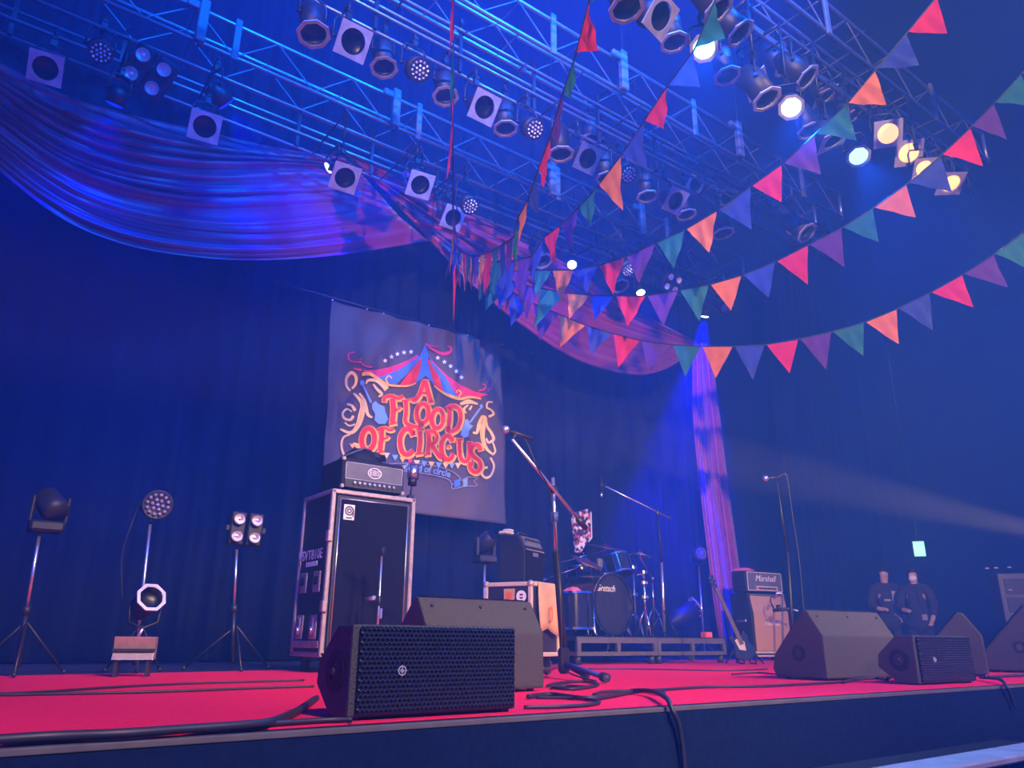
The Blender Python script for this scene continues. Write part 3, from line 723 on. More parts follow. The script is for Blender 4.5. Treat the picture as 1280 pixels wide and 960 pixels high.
for x, y in [(340, 150), (378, 127), (413, 110), (453, 101), (495, 97), (655, 133), (695, 157), (732, 183), (767, 213), (797, 250)]:
    art('star', [[(x+(16 if i % 2 == 0 else 6.5)*math.sin(PI*i/5), y-(16 if i % 2 == 0 else 6.5)*math.cos(PI*i/5)) for i in range(10)]], M['a_wht'], 2)
# guitars and scrolls
art('printed_guitar', [[(190, 270), (212, 268), (216, 290), (205, 302), (190, 292)], [(202, 298), (214, 298), (262, 400), (250, 404)], [(262, 408), (282, 392), (300, 410), (335, 425), (342, 460), (358, 500), (340, 528), (300, 530), (275, 505), (280, 470), (262, 440)]], M['a_lblue'], 2)
art('printed_guitar', [[(905, 418), (922, 408), (926, 430), (912, 440)], [(905, 432), (915, 438), (852, 525), (842, 518)], [(820, 500), (838, 502), (846, 530), (868, 540), (842, 570), (838, 605), (812, 612), (792, 596), (800, 560), (812, 540)]], M['a_lblue'], 2)
def strip2(pts, a=5, b=None, wm=None): return strip(pts, a*1.5+2, (b if b is not None else a)*1.5+2, None if wm is None else wm*1.4+2)
def SCR(q): art('scroll_ornament', q, M['a_crm'], 2)
SCR(strip2([(225, 290), (240, 268), (290, 270), (330, 300), (350, 322)], 5, 22, 14)); SCR(strip2([(268, 290), (290, 320), (320, 350), (300, 366)], 5, 5, 12))
SCR(strip2([(130, 330), (108, 300), (110, 250), (140, 222), (165, 250), (162, 290), (140, 318)], 6, 6, 14))
SCR(strip2([(150, 345), (185, 380), (205, 420), (195, 480), (175, 540), (135, 582), (70, 560)], 6, 6, 26)); SCR(strip2([(185, 345), (215, 390), (235, 470), (262, 490)], 6, 7, 14))
SCR(strip2([(150, 480), (130, 505), (95, 495), (85, 465), (110, 440), (140, 455)], 10, 5)); SCR(strip2([(110, 410), (140, 420), (160, 450)], 6, 12)); SCR(strip2([(98, 520), (125, 540), (160, 530)], 5, 5))
SCR(strip2([(130, 592), (90, 610), (78, 660), (95, 715), (140, 742), (185, 720), (190, 675), (160, 650), (138, 668)], 6, 12, 10))
SCR(strip2([(790, 410), (840, 395), (895, 410)], 8, 4, 18)); SCR(strip2([(838, 415), (812, 440), (825, 465)], 5, 5, 9)); SCR(strip2([(860, 420), (845, 445)], 5, 8))
SCR(strip2([(960, 485), (990, 470), (975, 445), (950, 430), (955, 400), (985, 398)], 8, 5))
SCR(strip2([(865, 580), (890, 580), (905, 530), (930, 490), (925, 550), (925, 620), (950, 680), (990, 715)], 6, 6, 24)); SCR(strip2([(945, 490), (950, 540), (975, 580), (990, 620), (960, 640), (945, 615)], 6, 6, 12))
SCR(strip2([(985, 640), (1000, 690), (985, 712)], 5, 8)); SCR(strip2([(970, 730), (992, 780), (975, 835), (945, 852), (920, 830), (932, 795), (955, 790)], 6, 8, 9))
for q in (strip([(185, 385), (200, 430), (190, 490), (165, 550), (130, 575)], 4, 4, 14), strip([(915, 540), (920, 620), (945, 670)], 4, 4, 12), strip([(125, 650), (160, 660), (180, 690), (165, 722)], 5, 5, 12)): art('scroll_ornament', q, M['a_yel'], 3)
# lettering: stroke lists (zoomed tracing coordinates), width
def ell(cx, cy, rx, ry, a0, a1, n=14, tilt=0.):
    out = []
    for i in range(n+1):
        a = math.radians(a0+(a1-a0)*i/n); x, y = rx*math.cos(a), ry*math.sin(a); c, s_ = math.cos(tilt), math.sin(tilt)
        out.append((cx+x*c-y*s_, cy+x*s_+y*c))
    return out
LET = {
 'A': [([(572, 272), (553, 330), (532, 372), (508, 386), (500, 372)], 24), ([(578, 270), (594, 330), (612, 398)], 26), ([(535, 352), (568, 344), (598, 350)], 12), ([(596, 400), (630, 396)], 10), ([(556, 272), (598, 270)], 10)],
 'F': [([(382, 376), (388, 450), (380, 522)], 32), ([(332, 398), (336, 372), (372, 362), (420, 376), (448, 360)], 20), ([(390, 448), (418, 440), (434, 424)], 12), ([(358, 532), (408, 522)], 12)],
 'L': [([(462, 392), (464, 455), (460, 515), (492, 540), (540, 545), (562, 522)], 24), ([(440, 392), (486, 384)], 12)],
 'O': [(ell(562, 466, 36, 58, 0, 360, 22, .1), 26)],
 'O2': [(ell(652, 498, 34, 56, 0, 360, 22, .1), 26)],
 'D': [([(724, 432), (724, 500), (716, 560)], 24), ([(700, 440), (740, 422), (780, 440), (792, 490), (775, 550), (740, 574), (712, 566), (722, 545)], 24)],
 'O3': [(ell(236, 622, 38, 66, 0, 360, 24, .08), 30)],
 'F2': [([(318, 560), (316, 620), (306, 692)], 28), ([(290, 566), (330, 552), (368, 566), (392, 556)], 16), ([(318, 622), (346, 614), (360, 600)], 12), ([(284, 704), (330, 694)], 12)],
 'C': [([(508, 600), (490, 566), (458, 562), (432, 600), (428, 650), (444, 700), (478, 712), (508, 688)], 30), ([(508, 600), (514, 566)], 12)],
 'I': [([(546, 572), (548, 640), (540, 704)], 28), ([(526, 564), (572, 562)], 12), ([(518, 712), (566, 704)], 12)],
 'R': [([(598, 582), (600, 640), (592, 706)], 26), ([(578, 578), (620, 572), (648, 600), (640, 636), (606, 650)], 20), ([(616, 648), (640, 690), (668, 728), (690, 728)], 24), ([(572, 716), (612, 706)], 12)],
 'C2': [([(742, 634), (724, 604), (696, 606), (676, 648), (678, 700), (700, 738), (730, 738), (748, 706)], 26), ([(742, 636), (748, 604)], 11), ([(700, 672), (718, 660), (726, 676)], 9)],
 'U': [([(782, 622), (784, 690), (796, 742), (826, 752), (842, 720), (842, 644)], 24), ([(762, 622), (806, 622)], 11), ([(824, 640), (862, 642)], 11)],
 'S': [([(912, 690), (898, 656), (866, 660), (852, 694), (872, 726), (902, 752), (910, 790), (884, 818), (852, 802), (846, 770), (866, 770)], 24)],
}
for kk, strokes in LET.items():
    o_ = []; i_ = []
    for pts, wd in strokes:
        o_ += strip([(x+4, y+5) for x, y in pts], wd+16); i_ += strip(pts, wd)
    lt = art('letter_outline', o_, M['a_yel'], 4)
    art('letter', i_, M['a_red'], 6)
    if kk in ('O', 'O2', 'O3'):
        cx = {'O': (562, 466), 'O2': (652, 498), 'O3': (236, 622)}[kk]; art('letter_highlight', strip(ell(cx[0]+2, cx[1]+3, 20, 38, 20, 330, 16, .1), 5), M['a_yel'], 7)
fl = [(350, 715), (400, 728), (445, 740), (490, 752), (530, 760), (575, 765), (618, 768), (662, 772), (703, 775), (740, 775), (777, 775)]
for i, (x, y) in enumerate(fl): art('printed_pennant', [[(x-19, y-14), (x+19, y-12), (x-2, y+22)]], [M['a_crm'], M['a_lblue'], M['a_yel'], M['a_pink'], M['a_crm']][i % 5 if i < 4 else (0, 1)[i % 2]], 2)
art('ribbon_outline', strip([(330, 775), (420, 765), (560, 768), (680, 790), (752, 820), (792, 860), (770, 880)], 4)+strip([(400, 812), (520, 818), (640, 838), (720, 862), (740, 890), (770, 880)], 4)+strip([(800, 868), (835, 848), (895, 852), (872, 872), (890, 898), (810, 905), (745, 918), (738, 890)], 4), M['a_ribbon'], 2)
art('ribbon_fold', [[(752, 870), (786, 858), (788, 900), (756, 914)]], M['a_blue'], 3)
art('ribbon_fold', [[(806, 866), (834, 852), (832, 898), (806, 908)]], mat('print_sage', (.25, .36, .33), .85), 3)
w0 = PY(zp(415, 793), BY)-B0; w1 = PY(zp(728, 836), BY)-B0
tm = text_mesh('ribbon_text', 'a flood of circle', .155, M['a_lblue'], shear=.2, extrude=0, bold=.003)
for v in tm.vertices:
    q = v.co.x; v.co.y -= .10*(q/.6)**2*.5
ob = link('ribbon_text', tm, bt); wd = max(v.co.x for v in tm.vertices)-min(v.co.x for v in tm.vertices)
ob.scale = ((w1.x-w0.x)/wd,)*3; ob.location = (w0+w1)/2+Vector((0, -.018, .03)); ob.rotation_euler = (PI/2, math.atan2(-(w1.z-w0.z), w1.x-w0.x), 0)
ob.rotation_euler = Matrix.Rotation(-math.atan2(w1.z-w0.z, w1.x-w0.x), 3, 'Y').to_euler().to_matrix().to_4x4().to_euler() if False else (PI/2, -math.atan2(w1.z-w0.z, w1.x-w0.x), 0)

# ================================================================== floor loudspeakers
def side_poly(mb, prof, x, sgn): return mb
def front_fill(label, x, y, rot):
    """front-fill loudspeaker with a flat perforated grille towards the audience"""
    W, H = .615, .262
    t = thing('front_fill_speaker', label, 'loudspeaker', (x, y, .0135), rot, 'front-fill loudspeakers on the stage lip')
    prof = [(.012, 0), (.012, H), (.12, H), (.245, .155), (.255, .085), (.145, 0)]
    MB().prism(prof, 0, W).build('cabinet', M['dark'], t, .008)
    gp = MB().bbox((W/2+.004, .004, H/2), (W-.035, .018, H-.012), .006); gp.build('grille', M['kfgrille'], t)
    lg = MB(); mtx = Matrix.Translation((.165, -.0065, .128)) @ Matrix.Rotation(PI/2, 4, 'X')
    lg.ring(.011, .0145, .002, 20, mtx).tube((.148, -.0065, .128), (.182, -.0065, .128), .0014, 4).tube((.165, -.0065, .111), (.165, -.0065, .145), .0014, 4)
    lg.ring(.003, .006, .002, 12, mtx)
    lg.build('logo', M['a_ribbon'], t)
    sx = Matrix.Translation((-.0015, .115, .125)) @ Matrix.Rotation(PI/2, 4, 'Y')
    MB().ring(.03, .062, .004, 24, sx).build('handle_rim', M['black'], t)
    MB().lathe([(.03, -.001), (.028, .03), (.001, .032)], 20, sx).lathe([(.012, -.006), (.010, -.012), (.001, -.012)], 14, sx).build('handle_cup', M['blackp'], t)
    for x_ in (.03, W-.03): MB().box((x_, .07, -.004), (.03, .08, .008)).build('foot', M['blackp'], t)
    return t
front_fill('low black loudspeaker with a perforated grille at front centre-left of the stage lip', 1.065, 2.215, 0)
front_fill('low black loudspeaker at the right of the stage lip, before the brown-faced wedge', 4.66, 2.34, -.06)
def wedge(label, loc, rot, W=.66, s=1.0, logo=False):
    t = thing('stage_monitor', label, 'monitor', loc, rot, 'wedge stage monitors')
    prof = [(0, .012), (0, .27), (.10, .425), (.135, .43), (.40, .15), (.425, .06), (.40, .012)]
    prof = [(y*s, z*s) for y, z in prof]
    MB().prism(prof, 0, W).build('cabinet', M['dark'], t, .012)
    gq = [(.142*s, .436*s), (.405*s, .158*s), (.395*s, .15*s), (.137*s, .428*s)]
    MB().prism(gq, .02, W-.02).build('grille', M['kfgrille'], t)
    strip_ = [(.006, .285*s), (.098*s-.004, .422*s), (.098*s-.008, .424*s), (.0, .288*s)]
    for x0 in (-.002, W+.002):
        sx = Matrix.Translation((x0, .20*s, .16*s)) @ Matrix.Rotation(PI/2, 4, 'Y')
        MB().ring(.028, .05, .006, 20, sx).build('handle_rim', M['black'], t)
        MB().disc(.028, 0, 20, sx).build('handle_cup', M['blackp'], t)
    for x0 in (.06, W/2, W-.06):
        MB().tube((x0, .075*s, .389*s), (x0, .07*s, .393*s), .008, 8).build('screw', M['blackp'], t)
    for x0 in (.05, W-.05):
        for y0 in (.05, .34): MB().tube((x0, y0*s, 0), (x0, y0*s, .014), .018, 8).build('foot', M['blackp'], t)
    return t
wedge('black stage monitor wedge right behind the perforated front speaker at centre-left', (1.80, 3.02, .006), 0.02, .66, .96)
wedge('broad dark stage monitor wedge with its warm-lit back to the audience at right', (4.62, 2.90, .006), -.10, .74, 1.0)
q = PD((1229, 800), 6.9); wedge('dim stage monitor wedge with its triangular end towards us at right', (q.x, q.y, .006), .40, .62, 1.05)
q = PD((1318, 800), 8.0); wedge('stage monitor wedge cut off by the right edge of the picture', (q.x, q.y, .006), .36, .7, 1.25)

# ================================================================== bass rig
CX, CY_, CW, CD, CH = 2.33, 5.38, .71, .55, 1.30
t = thing('bass_cabinet_case', 'tall black bass speaker cabinet in a steel-edged flight case', 'amplifier', (CX, CY_, .006))
MB().bbox((CW/2, CD/2+.01, .11+(CH-.11)/2), (CW-.02, CD-.02, CH-.13), .006).build('case_body', M['case'], t)
cz0 = .11
for x in (.012, CW-.012):
    for y in (.012, CD-.012): MB().bbox((x, y, (cz0+CH)/2), (.034, .034, CH-cz0), .006).build('upright_edge', M['steel'], t)
e = MB()
for z in (CH-.012, cz0+.012):
    for y in (.012, CD-.012): e.bbox((CW/2, y, z), (CW, .034, .034), .006)
    for x in (.012, CW-.012): e.bbox((x, CD/2, z), (.034, CD, .034), .006)
e.build('rim_edge', M['steel'], t)
MB().box((CW/2, .008, (cz0+CH)/2), (CW-.085, .02, CH-cz0-.085)).build('cabinet_rim', M['blackp'], t)
MB().bbox((CW/2, -.004, (cz0+CH)/2), (CW-.145, .02, CH-cz0-.145), .004).build('grille', M['darkg'], t)
e = MB(); gx0, gx1, gz0, gz1 = .066, CW-.066, cz0+.066, CH-.066
for a, b in (((gx0, gz0), (gx0, gz1)), ((gx1, gz0), (gx1, gz1)), ((gx0, gz1), (gx1, gz1)), ((gx0, gz0), (gx1, gz0))): e.tube((a[0], -.008, a[1]), (b[0], -.008, b[1]), .005, 6)
e.build('silver_piping', M['alu'], t)
bp = MB().bbox((.135, -.018, CH-.165), (.088, .008, .115), .003).build('badge', M['white'], t); tag(bp, 'square white badge with a ring emblem')
mt = Matrix.Translation((.135, -.0235, CH-.155)) @ Matrix.Rotation(PI/2, 4, 'X')
eb = MB().ring(.026, .036, .002, 22, mt).ring(.010, .019, .002, 18, mt).box((.167, -.0235, CH-.172), (.009, .002, .05)); eb.build('emblem', M['blackp'], bp)
MB().box((.135, -.0235, CH-.208), (.05, .002, .009)).build('emblem_line', M['blackp'], bp)
# left side: stencil, recessed handles and latches
text('stencil', 'SVT810E', .105, M['white'], t, (-.008, .27, .83), (PI/2, 0, -PI/2), bold=.001)
e = MB()
for i, wdt in enumerate((.03, .035, .03, .045, .025, .03)): e.box((-.008, .36-.038*i, .765), (.002, wdt*.8, .035))
e.build('stencil_line', M['white'], t)
MB().ring(.018, .04, .002, 14, Matrix.Translation((-.006, .50, .85)) @ Matrix.Rotation(PI/2, 4, 'Y')).build('stencil', M['white'], t)
for y, z, hh in ((.40, .63, .15), (.15, .63, .15), (.40, .31, .17), (.15, .31, .17)):
    q = MB().bbox((-.004, y, z), (.012, .12, hh), .004).build('handle_dish', M['steel'], t)
    if hh < .16: MB().bbox((-.012, y, z+.01), (.012, .07, .06), .004).build('spring_handle', M['metalk'], q)
    else: MB().bbox((-.012, y, z+.02), (.014, .04, .10), .004).tube((-.012, y, z-.05), (-.022, y, z+.0), .012, 8).build('latch', M['alu'], q)
for z in (.95, .45): MB().bbox((-.002, -.004, z), (.04, .05, .08), .005).build('edge_latch', M['steel'], t)
MB().bbox((-.004, CD/2, .19), (.014, CD-.06, .05), .004).build('side_rail', M['steel'], t)
for x in (.09, CW-.09):
    for y in (.09, CD-.09):
        c = MB().tube((x-.018, y, .045), (x+.018, y, .045), .045, 14).build('caster', M['blackp'], t)
        MB().box((x, y, .085), (.055, .06, .05)).build('caster_fork', M['metalk'], c)
# head on top
HX, HY = 2.40, 5.40
t = thing('bass_amplifier_head', 'black bass amplifier head with an oval badge on the tall case', 'amplifier', (HX, HY, CH+.013), .0)
HW, HD, HH = .54, .40, .235
MB().bbox((HW/2, HD/2, .02+HH/2), (HW, HD, HH), .012).build('cabinet', M['black'], t)
MB().box((HW/2, -.004, .155), (HW-.05, .012, .125)).build('grille_panel', M['greyp'], t)
MB().box((HW/2, -.004, .055), (HW-.05, .012, .06)).build('control_panel', M['blackp'], t)
e = MB()
for z in (.09, .218): e.box((HW/2, -.011, z), (HW-.05, .004, .004))
for x in (.025, HW-.025): e.box((x, -.011, .154), (.004, .004, .13))
e.build('trim_line', M['alu'], t)
kb = MB().tube((0, -.01, 0), (0, -.03, 0), .010, 10).mesh('knob', M['alu'])
for i in range(9): link('knob', kb, t).location = (.10+i*.042, 0, .062)
for x in (.008, HW-.008):
    for z in (.03, .245): MB().bbox((x, .005, z), (.03, .03, .03), .006).build('corner_cap', M['steel'], t)
mo = Matrix.Translation((HW/2, -.0125, .155)) @ Matrix.Rotation(PI/2, 4, 'X') @ Matrix.Diagonal((1.4, 1, 1, 1))
bd = MB().ring(.037, .043, .003, 26, mo).build('oval_badge', M['white'], t)
text('badge_text', 'EBS', .058, M['white'], bd, (HW/2, -.0135, .155), bold=.0)
for x in (.05, HW-.05):
    for y in (.05, HD-.05): MB().tube((x, y, 0), (x, y, .022), .014, 8).build('foot', M['blackp'], t)
# cable bag on the head
bz = CH+.013+.02+HH
t = thing('cable_bag', 'crumpled black bag and coiled lead lying on the bass head', 'bag', (HX+.24, HY+.17, bz+.003))
g = MB(); n = 16; vs = []
prof = [(.0, .12), (.35, .11), (.65, .075), (.85, .04), (1, 0)]
for r, z in prof:
    for i in range(n):
        a = 2*PI*i/n; k = 1+.14*math.sin(3*a+1)+.08*math.sin(5*a); vs.append((max(r, .01)*.20*k*math.cos(a), max(r, .01)*.12*k*math.sin(a), z*(1+.12*math.sin(2*a+r*6)) if z else 0))
g.add(vs, [(j*n+i, j*n+(i+1) % n, (j+1)*n+(i+1) % n, (j+1)*n+i) for j in range(len(prof)-1) for i in range(n)], True); g.build('bag', M['black'], t)
coil = []
for i in range(70):
    a = 2*PI*i/18; coil.append((.12+.075*math.cos(a), -.02+.05*math.sin(a), .045+.012*math.sin(i*.7)+.0006*i))
MB().path(coil, .006, 5).build('lead', M['metalk'], t)
MB().path([(-.18, 0, .03), (-.08, -.05, .085), (0, -.03, .125), (.06, 0, .12)], .008, 5).build('strap', M['greyp'], t)
# clip-on talkback microphone at the right of the head
p0 = Vector((HX+HW+.075, HY+.02, CH+.013))
t = thing('clip_microphone', 'chunky studio microphone standing at the right end of the bass head', 'microphone', p0)
MB().bbox((0, 0, .015), (.05, .05, .03), .006).build('base', M['blackp'], t)
MB().tube((0, 0, .03), (0.01, 0, .12), .008, 8).build('post', M['metalk'], t)
MB().tube((.01, 0, .11), (.015, 0, .17), .036, 14).build('body', M['metalk'], t)
MB().tube((.016, 0, .17), (.02, 0, .27), .034, 14).build('grille', M['alu'], t)
MB().path([(-.03, 0, .16), (-.035, 0, .26), (-.02, 0, .29), (.05, 0, .29), (.065, 0, .26), (.06, 0, .16)], .005, 5).build('cradle', M['blackp'], t)
# short amp microphone stand in front of the cabinet
b = G((446, 842)); b = Vector((2.60, 5.05, .006))
t = thing('amp_microphone_stand', 'thin short microphone stand before the tall bass case', 'microphone stand', b)
MB().lathe([(.001, .012), (.10, .010), (.11, .0), (.001, 0)], 20).build('base', M['metalk'], t)
MB().tube((0, 0, .01), (0, 0, .84), .008, 8).build('pole', M['alu'], t)
MB().tube((0, 0, .45), (0, 0, .52), .014, 8).build('clutch', M['blackp'], t)
MB().tube((0, -.01, .86), (.0, -.01, .80), .018, 8).build('clamp', M['blackp'], t)
mm_ = MB().tube((-.03, .02, .505), (-.035, .14, .50), .016, 10, .012).build('microphone', M['alu'], t)
MB().tube((0, 0, .49), (-.03, .04, .50), .007, 6).build('arm', M['metalk'], t)
MB().bbox((.012, -.01, .40), (.02, .02, .07), .004).build('plug', M['alu'], t)

# ================================================================== guitar combo on a sticker-covered flight case
c0 = PD((664, 800), 6.72); FR = .42
t = thing('flight_case', 'low flight case with pale edges and stickers under the guitar combo', 'case', (c0.x, c0.y, .006), FR)
FW_, FD_, FH_ = .53, .46, .70
MB().bbox((FW_/2, FD_/2, .1+(FH_-.1)/2), (FW_-.02, FD_-.02, FH_-.12), .006).build('case_body', M['case'], t)
for x in (.012, FW_-.012):
    for y in (.012, FD_-.012): MB().bbox((x, y, (FH_+.1)/2), (.036, .036, FH_-.1), .006).build('upright_edge', M['cream'], t)
for z in (FH_-.012, .115):
    for y in (.012, FD_-.012): MB().bbox((FW_/2, y, z), (FW_, .036, .036), .006).build('rim_edge', M['cream'], t)
    for x in (.012, FW_-.012): MB().bbox((x, FD_/2, z), (.036, FD_, .036), .006).build('rim_edge', M['cream'], t)
cb = MB().sphere((0, 0, 0), .03, 6).mesh('ball_corner', M['steel'])
for x in (.01, FW_-.01):
    for y in (.01, FD_-.01): link('ball_corner', cb, t).location = (x, y, FH_-.01)
s1 = MB().box((.004, .215, .585), (.016, .10, .13)).build('portrait_sticker', M['towel'], t)
MB().disc(.036, 0, 16, Matrix.Translation((-.0045, .215, .59)) @ Matrix.Rotation(PI/2, 4, 'Y')).build('printed_face', M['flag_o'], s1)
rs_ = MB().ring(.022, .048, .006, 20, Matrix.Translation((-.001, .095, .585)) @ Matrix.Rotation(PI/2, 4, 'Y')).build('round_sticker', M['white'], t)
MB().box((.0, .095, .585), (.008, .05, .012)).build('sticker_band', M['white'], rs_)
for x in (.08, FW_-.08):
    for y in (.08, FD_-.08):
        c = MB().tube((x-.016, y, .04), (x+.016, y, .04), .04, 12).build('caster', M['blackp'], t); MB().box((x, y, .08), (.05, .05, .04)).build('caster_fork', M['metalk'], c)
# towel over its front edge
R_ = Matrix.Rotation(FR, 4, 'Z'); tp = Vector((c0.x, c0.y, .006)) + (R_ @ Vector((.10, 0, 0)))
t = thing('towel', 'tan towel draped over the front of the flight case', 'towel', (tp.x, tp.y, .30), FR)
g = MB(); vs = []; nu = 10; path_ = [(.10, .418), (.05, .422), (.0, .420), (-.022, .40), (-.028, .32), (-.032, .2), (-.036, .1), (-.04, .0)]
for i, (y, z) in enumerate(path_):
    for k in range(nu+1):
        u = k/nu; x = .38*u - .02*(i/7)*(u-.3)
        vs.append((x, y+.010*math.sin(9*u+i*.4)*(i > 3), z+.03*math.sin(5*u)*(i == 7)))
g.add(vs, [(i*(nu+1)+k, i*(nu+1)+k+1, (i+1)*(nu+1)+k+1, (i+1)*(nu+1)+k) for i in range(7) for k in range(nu)], True)
ob = g.build('cloth', M['towel'], t); sd = ob.modifiers.new('thickness', 'SOLIDIFY'); sd.thickness = .005
MB().ring(.018, .028, .002, 16, Matrix.Translation((.17, -.055, .15)) @ Matrix.Rotation(PI/2, 4, 'X') @ Matrix.Diagonal((1.2, 2.4, 1, 1))).build('printed_motif', M['flag_o'], t)
# combo amplifier
t = thing('guitar_combo_amplifier', 'grey-black guitar combo amplifier with sloped control panel on the flight case', 'amplifier', (4.33, 5.62, .706+.013), .42)
AW, AD, AH = .40, .26, .45
prof = [(0, .02), (0, .32), (.06, AH-.01), (AD, AH), (AD, .02)]
R2 = []
MB().prism(prof, 0, AW).build('cabinet', M['black'], t, .01)
MB().box((AW/2, -.006, .17), (AW-.06, .012, .27)).build('grille', M['darkg'], t)
MB().box((AW/2, -.013, .308), (AW-.05, .006, .008)).build('trim_line', M['steel'], t)
rt_ = Matrix.Rotation(-math.atan2(.06, .12), 3, 'X')
cpn = MB().box((AW/2, .026, .385), (AW-.06, .01, .10), rt_).build('control_panel', M['greyp'], t)
kb2 = MB().tube((0, 0, 0), (0, -.018, .008), .011, 8).mesh('knob', M['blackp'])
for i in range(6): link('knob', kb2, cpn).location = (.07+i*.052, .024, .40)
MB().bbox((AW/2, -.016, .27), (.10, .006, .035), .002).build('badge', M['alu'], t)
MB().path([(AW/2-.1, AD/2, AH), (AW/2-.08, AD/2, AH+.025), (AW/2+.08, AD/2, AH+.025), (AW/2+.1, AD/2, AH)], .01, 6).build('carry_handle', M['blackp'], t)
for x in (.05, AW-.05):
    for y in (.04, AD-.04): MB().tube((x, y, -.004), (x, y, .022), .014, 8).build('foot', M['blackp'], t)
t = thing('folded_towel', 'small folded white towel lying on the guitar combo', 'towel', (4.27, 5.80, 1.175), .42)
MB().bbox((.07, .05, .018), (.14, .10, .03), .012).build('fold', M['cream'], t); MB().bbox((.11, .05, .046), (.10, .08, .024), .011).build('fold', M['cream'], t)

# ================================================================== half stack
MX, MY, MR = 8.93, 6.62, -.14
t = thing('guitar_cabinet', 'tan-fronted guitar speaker cabinet with white trim at the right of the drums', 'amplifier', (MX, MY, .006), MR)
W, D, H = .72, .36, .86
prof = [(0, .05), (0, .60), (.05, H), (D, H), (D, .05)]
MB().prism(prof, 0, W).build('cabinet', M['black'], t, .012)
slope = math.atan2(.05, H-.60)
MB().box((W/2, -.006, .365), (W-.08, .014, .49)).build('grille', M['tan'], t)
MB().box((W/2, .022, .715), (W-.08, .014, .22), Matrix.Rotation(-slope, 3, 'X')).build('grille', M['tan'], t)
e = MB()
for z in (.10,): e.bbox((W/2, -.012, z), (W-.03, .02, .03), .004)
e.bbox((W/2, -.012, .055), (W-.02, .024, .022), .004); e.build('white_trim', M['cream'], t)
MB().box((W/2, .036, H-.022), (W-.06, .014, .018)).build('top_trim', M['greyp'], t)
text('script_logo', 'Marshall', .085, M['white'], t, (W/2, -.016, .47), shear=.35, bold=.0)
MB().bbox((-.004, D/2, .50), (.012, .17, .03), .004).build('side_handle', M['alu'], t)
for x in (.08, W-.08):
    for y in (.07, D-.07): MB().tube((x-.014, y, .028), (x+.014, y, .028), .028, 12).build('caster', M['blackp'], t)
t = thing('guitar_amplifier_head', 'dark guitar amplifier head with white script logo on the tan cabinet', 'amplifier', (MX, MY, .008+H), MR)
hh = .28
o_ = MB().bbox((W/2-.01, .05+.13, .015+hh/2), (W-.02, .26, hh), .012).build('cabinet', M['black'], t)
MB().box((W/2-.01, .046, .015+hh/2), (W-.07, .012, hh-.04)).build('front_cloth', M['greyp'], t)
e = MB()
for z in (.035, hh-.005): e.box((W/2-.01, .039, z), (W-.07, .004, .006))
for x in (.03, W-.05): e.box((x, .039, .15), (.006, .004, hh-.04))
e.build('piping', M['white'], t)
MB().box((W/2+.02, .036, .065), (.40, .012, .06)).build('control_panel', M['cream'], t)
kb3 = MB().tube((0, .03, 0), (0, .01, 0), .013, 8).mesh('knob', M['blackp'])
for i in range(7): link('knob', kb3, t).location = (W/2-.12+i*.047, 0, .065)
MB().box((W/2-.14, .029, .065), (.05, .004, .025)).build('rocker_switch', M['flag_r'], t)
text('script_logo', 'Marshall', .115, M['white'], t, (W/2, .036, .195), shear=.35, bold=.0)
for x in (.06, W-.08):
    for y in (.08, .27): MB().tube((x, y, 0), (x, y, .02), .014, 8).build('foot', M['blackp'], t)
t = thing('cloth_on_amplifier', 'crumpled brownish cloth lying on the dark amplifier head', 'cloth', (MX+.03, MY+.15, .008+H+.015+hh+.003), MR)
g = MB(); n = 18; vs = []
for r, z in [(0, .035), (.4, .034), (.75, .022), (1, .0)]:
    for i in range(n):
        a = 2*PI*i/n; k = 1+.2*math.sin(3*a)+.1*math.sin(7*a); vs.append((.14+max(r, .01)*.2*k*math.cos(a), .02+max(r, .01)*.07*k*math.sin(a), z*(1+.3*math.sin(4*a+5*r))))
g.add(vs, [(j*n+i, j*n+(i+1) % n, (j+1)*n+(i+1) % n, (j+1)*n+i) for j in range(3) for i in range(n)], True); g.build('cloth', M['pinkcl'], t)
# microphone arm clipped to its right edge
q0 = PD((979, 825), 10.6); q0.z = .006
t = thing('low_microphone_stand', 'low microphone stand with angled arm at the right edge of the tan cabinet', 'microphone stand', q0)
def lp(px, D=10.6): v = PD(px, D)-q0; return v
MB().lathe([(.001, .014), (.11, .01), (.12, 0), (.001, 0)], 18).build('base', M['metalk'], t)
MB().tube((0, 0, .01), lp((978, 742)), .013, 8).build('pole', M['greyp'], t)
MB().path([lp((978, 742)), lp((971, 741)), lp((969, 748))], .016, 6).build('bend', M['alu'], t)
MB().path([lp((969, 748)), lp((964, 745)), lp((963, 752)), lp((967, 760))], .01, 5).build('lead_loop', M['cable'], t)
MB().tube(lp((966, 763)), lp((989, 761)), .022, 8).build('arm', M['metalk'], t)
MB().tube(lp((989, 761)), lp((998, 764)), .010, 8).build('arm_tip', M['alu'], t)
MB().tube(lp((973, 756)), lp((974, 764)), .03, 8).build('clutch', M['metalk'], t)
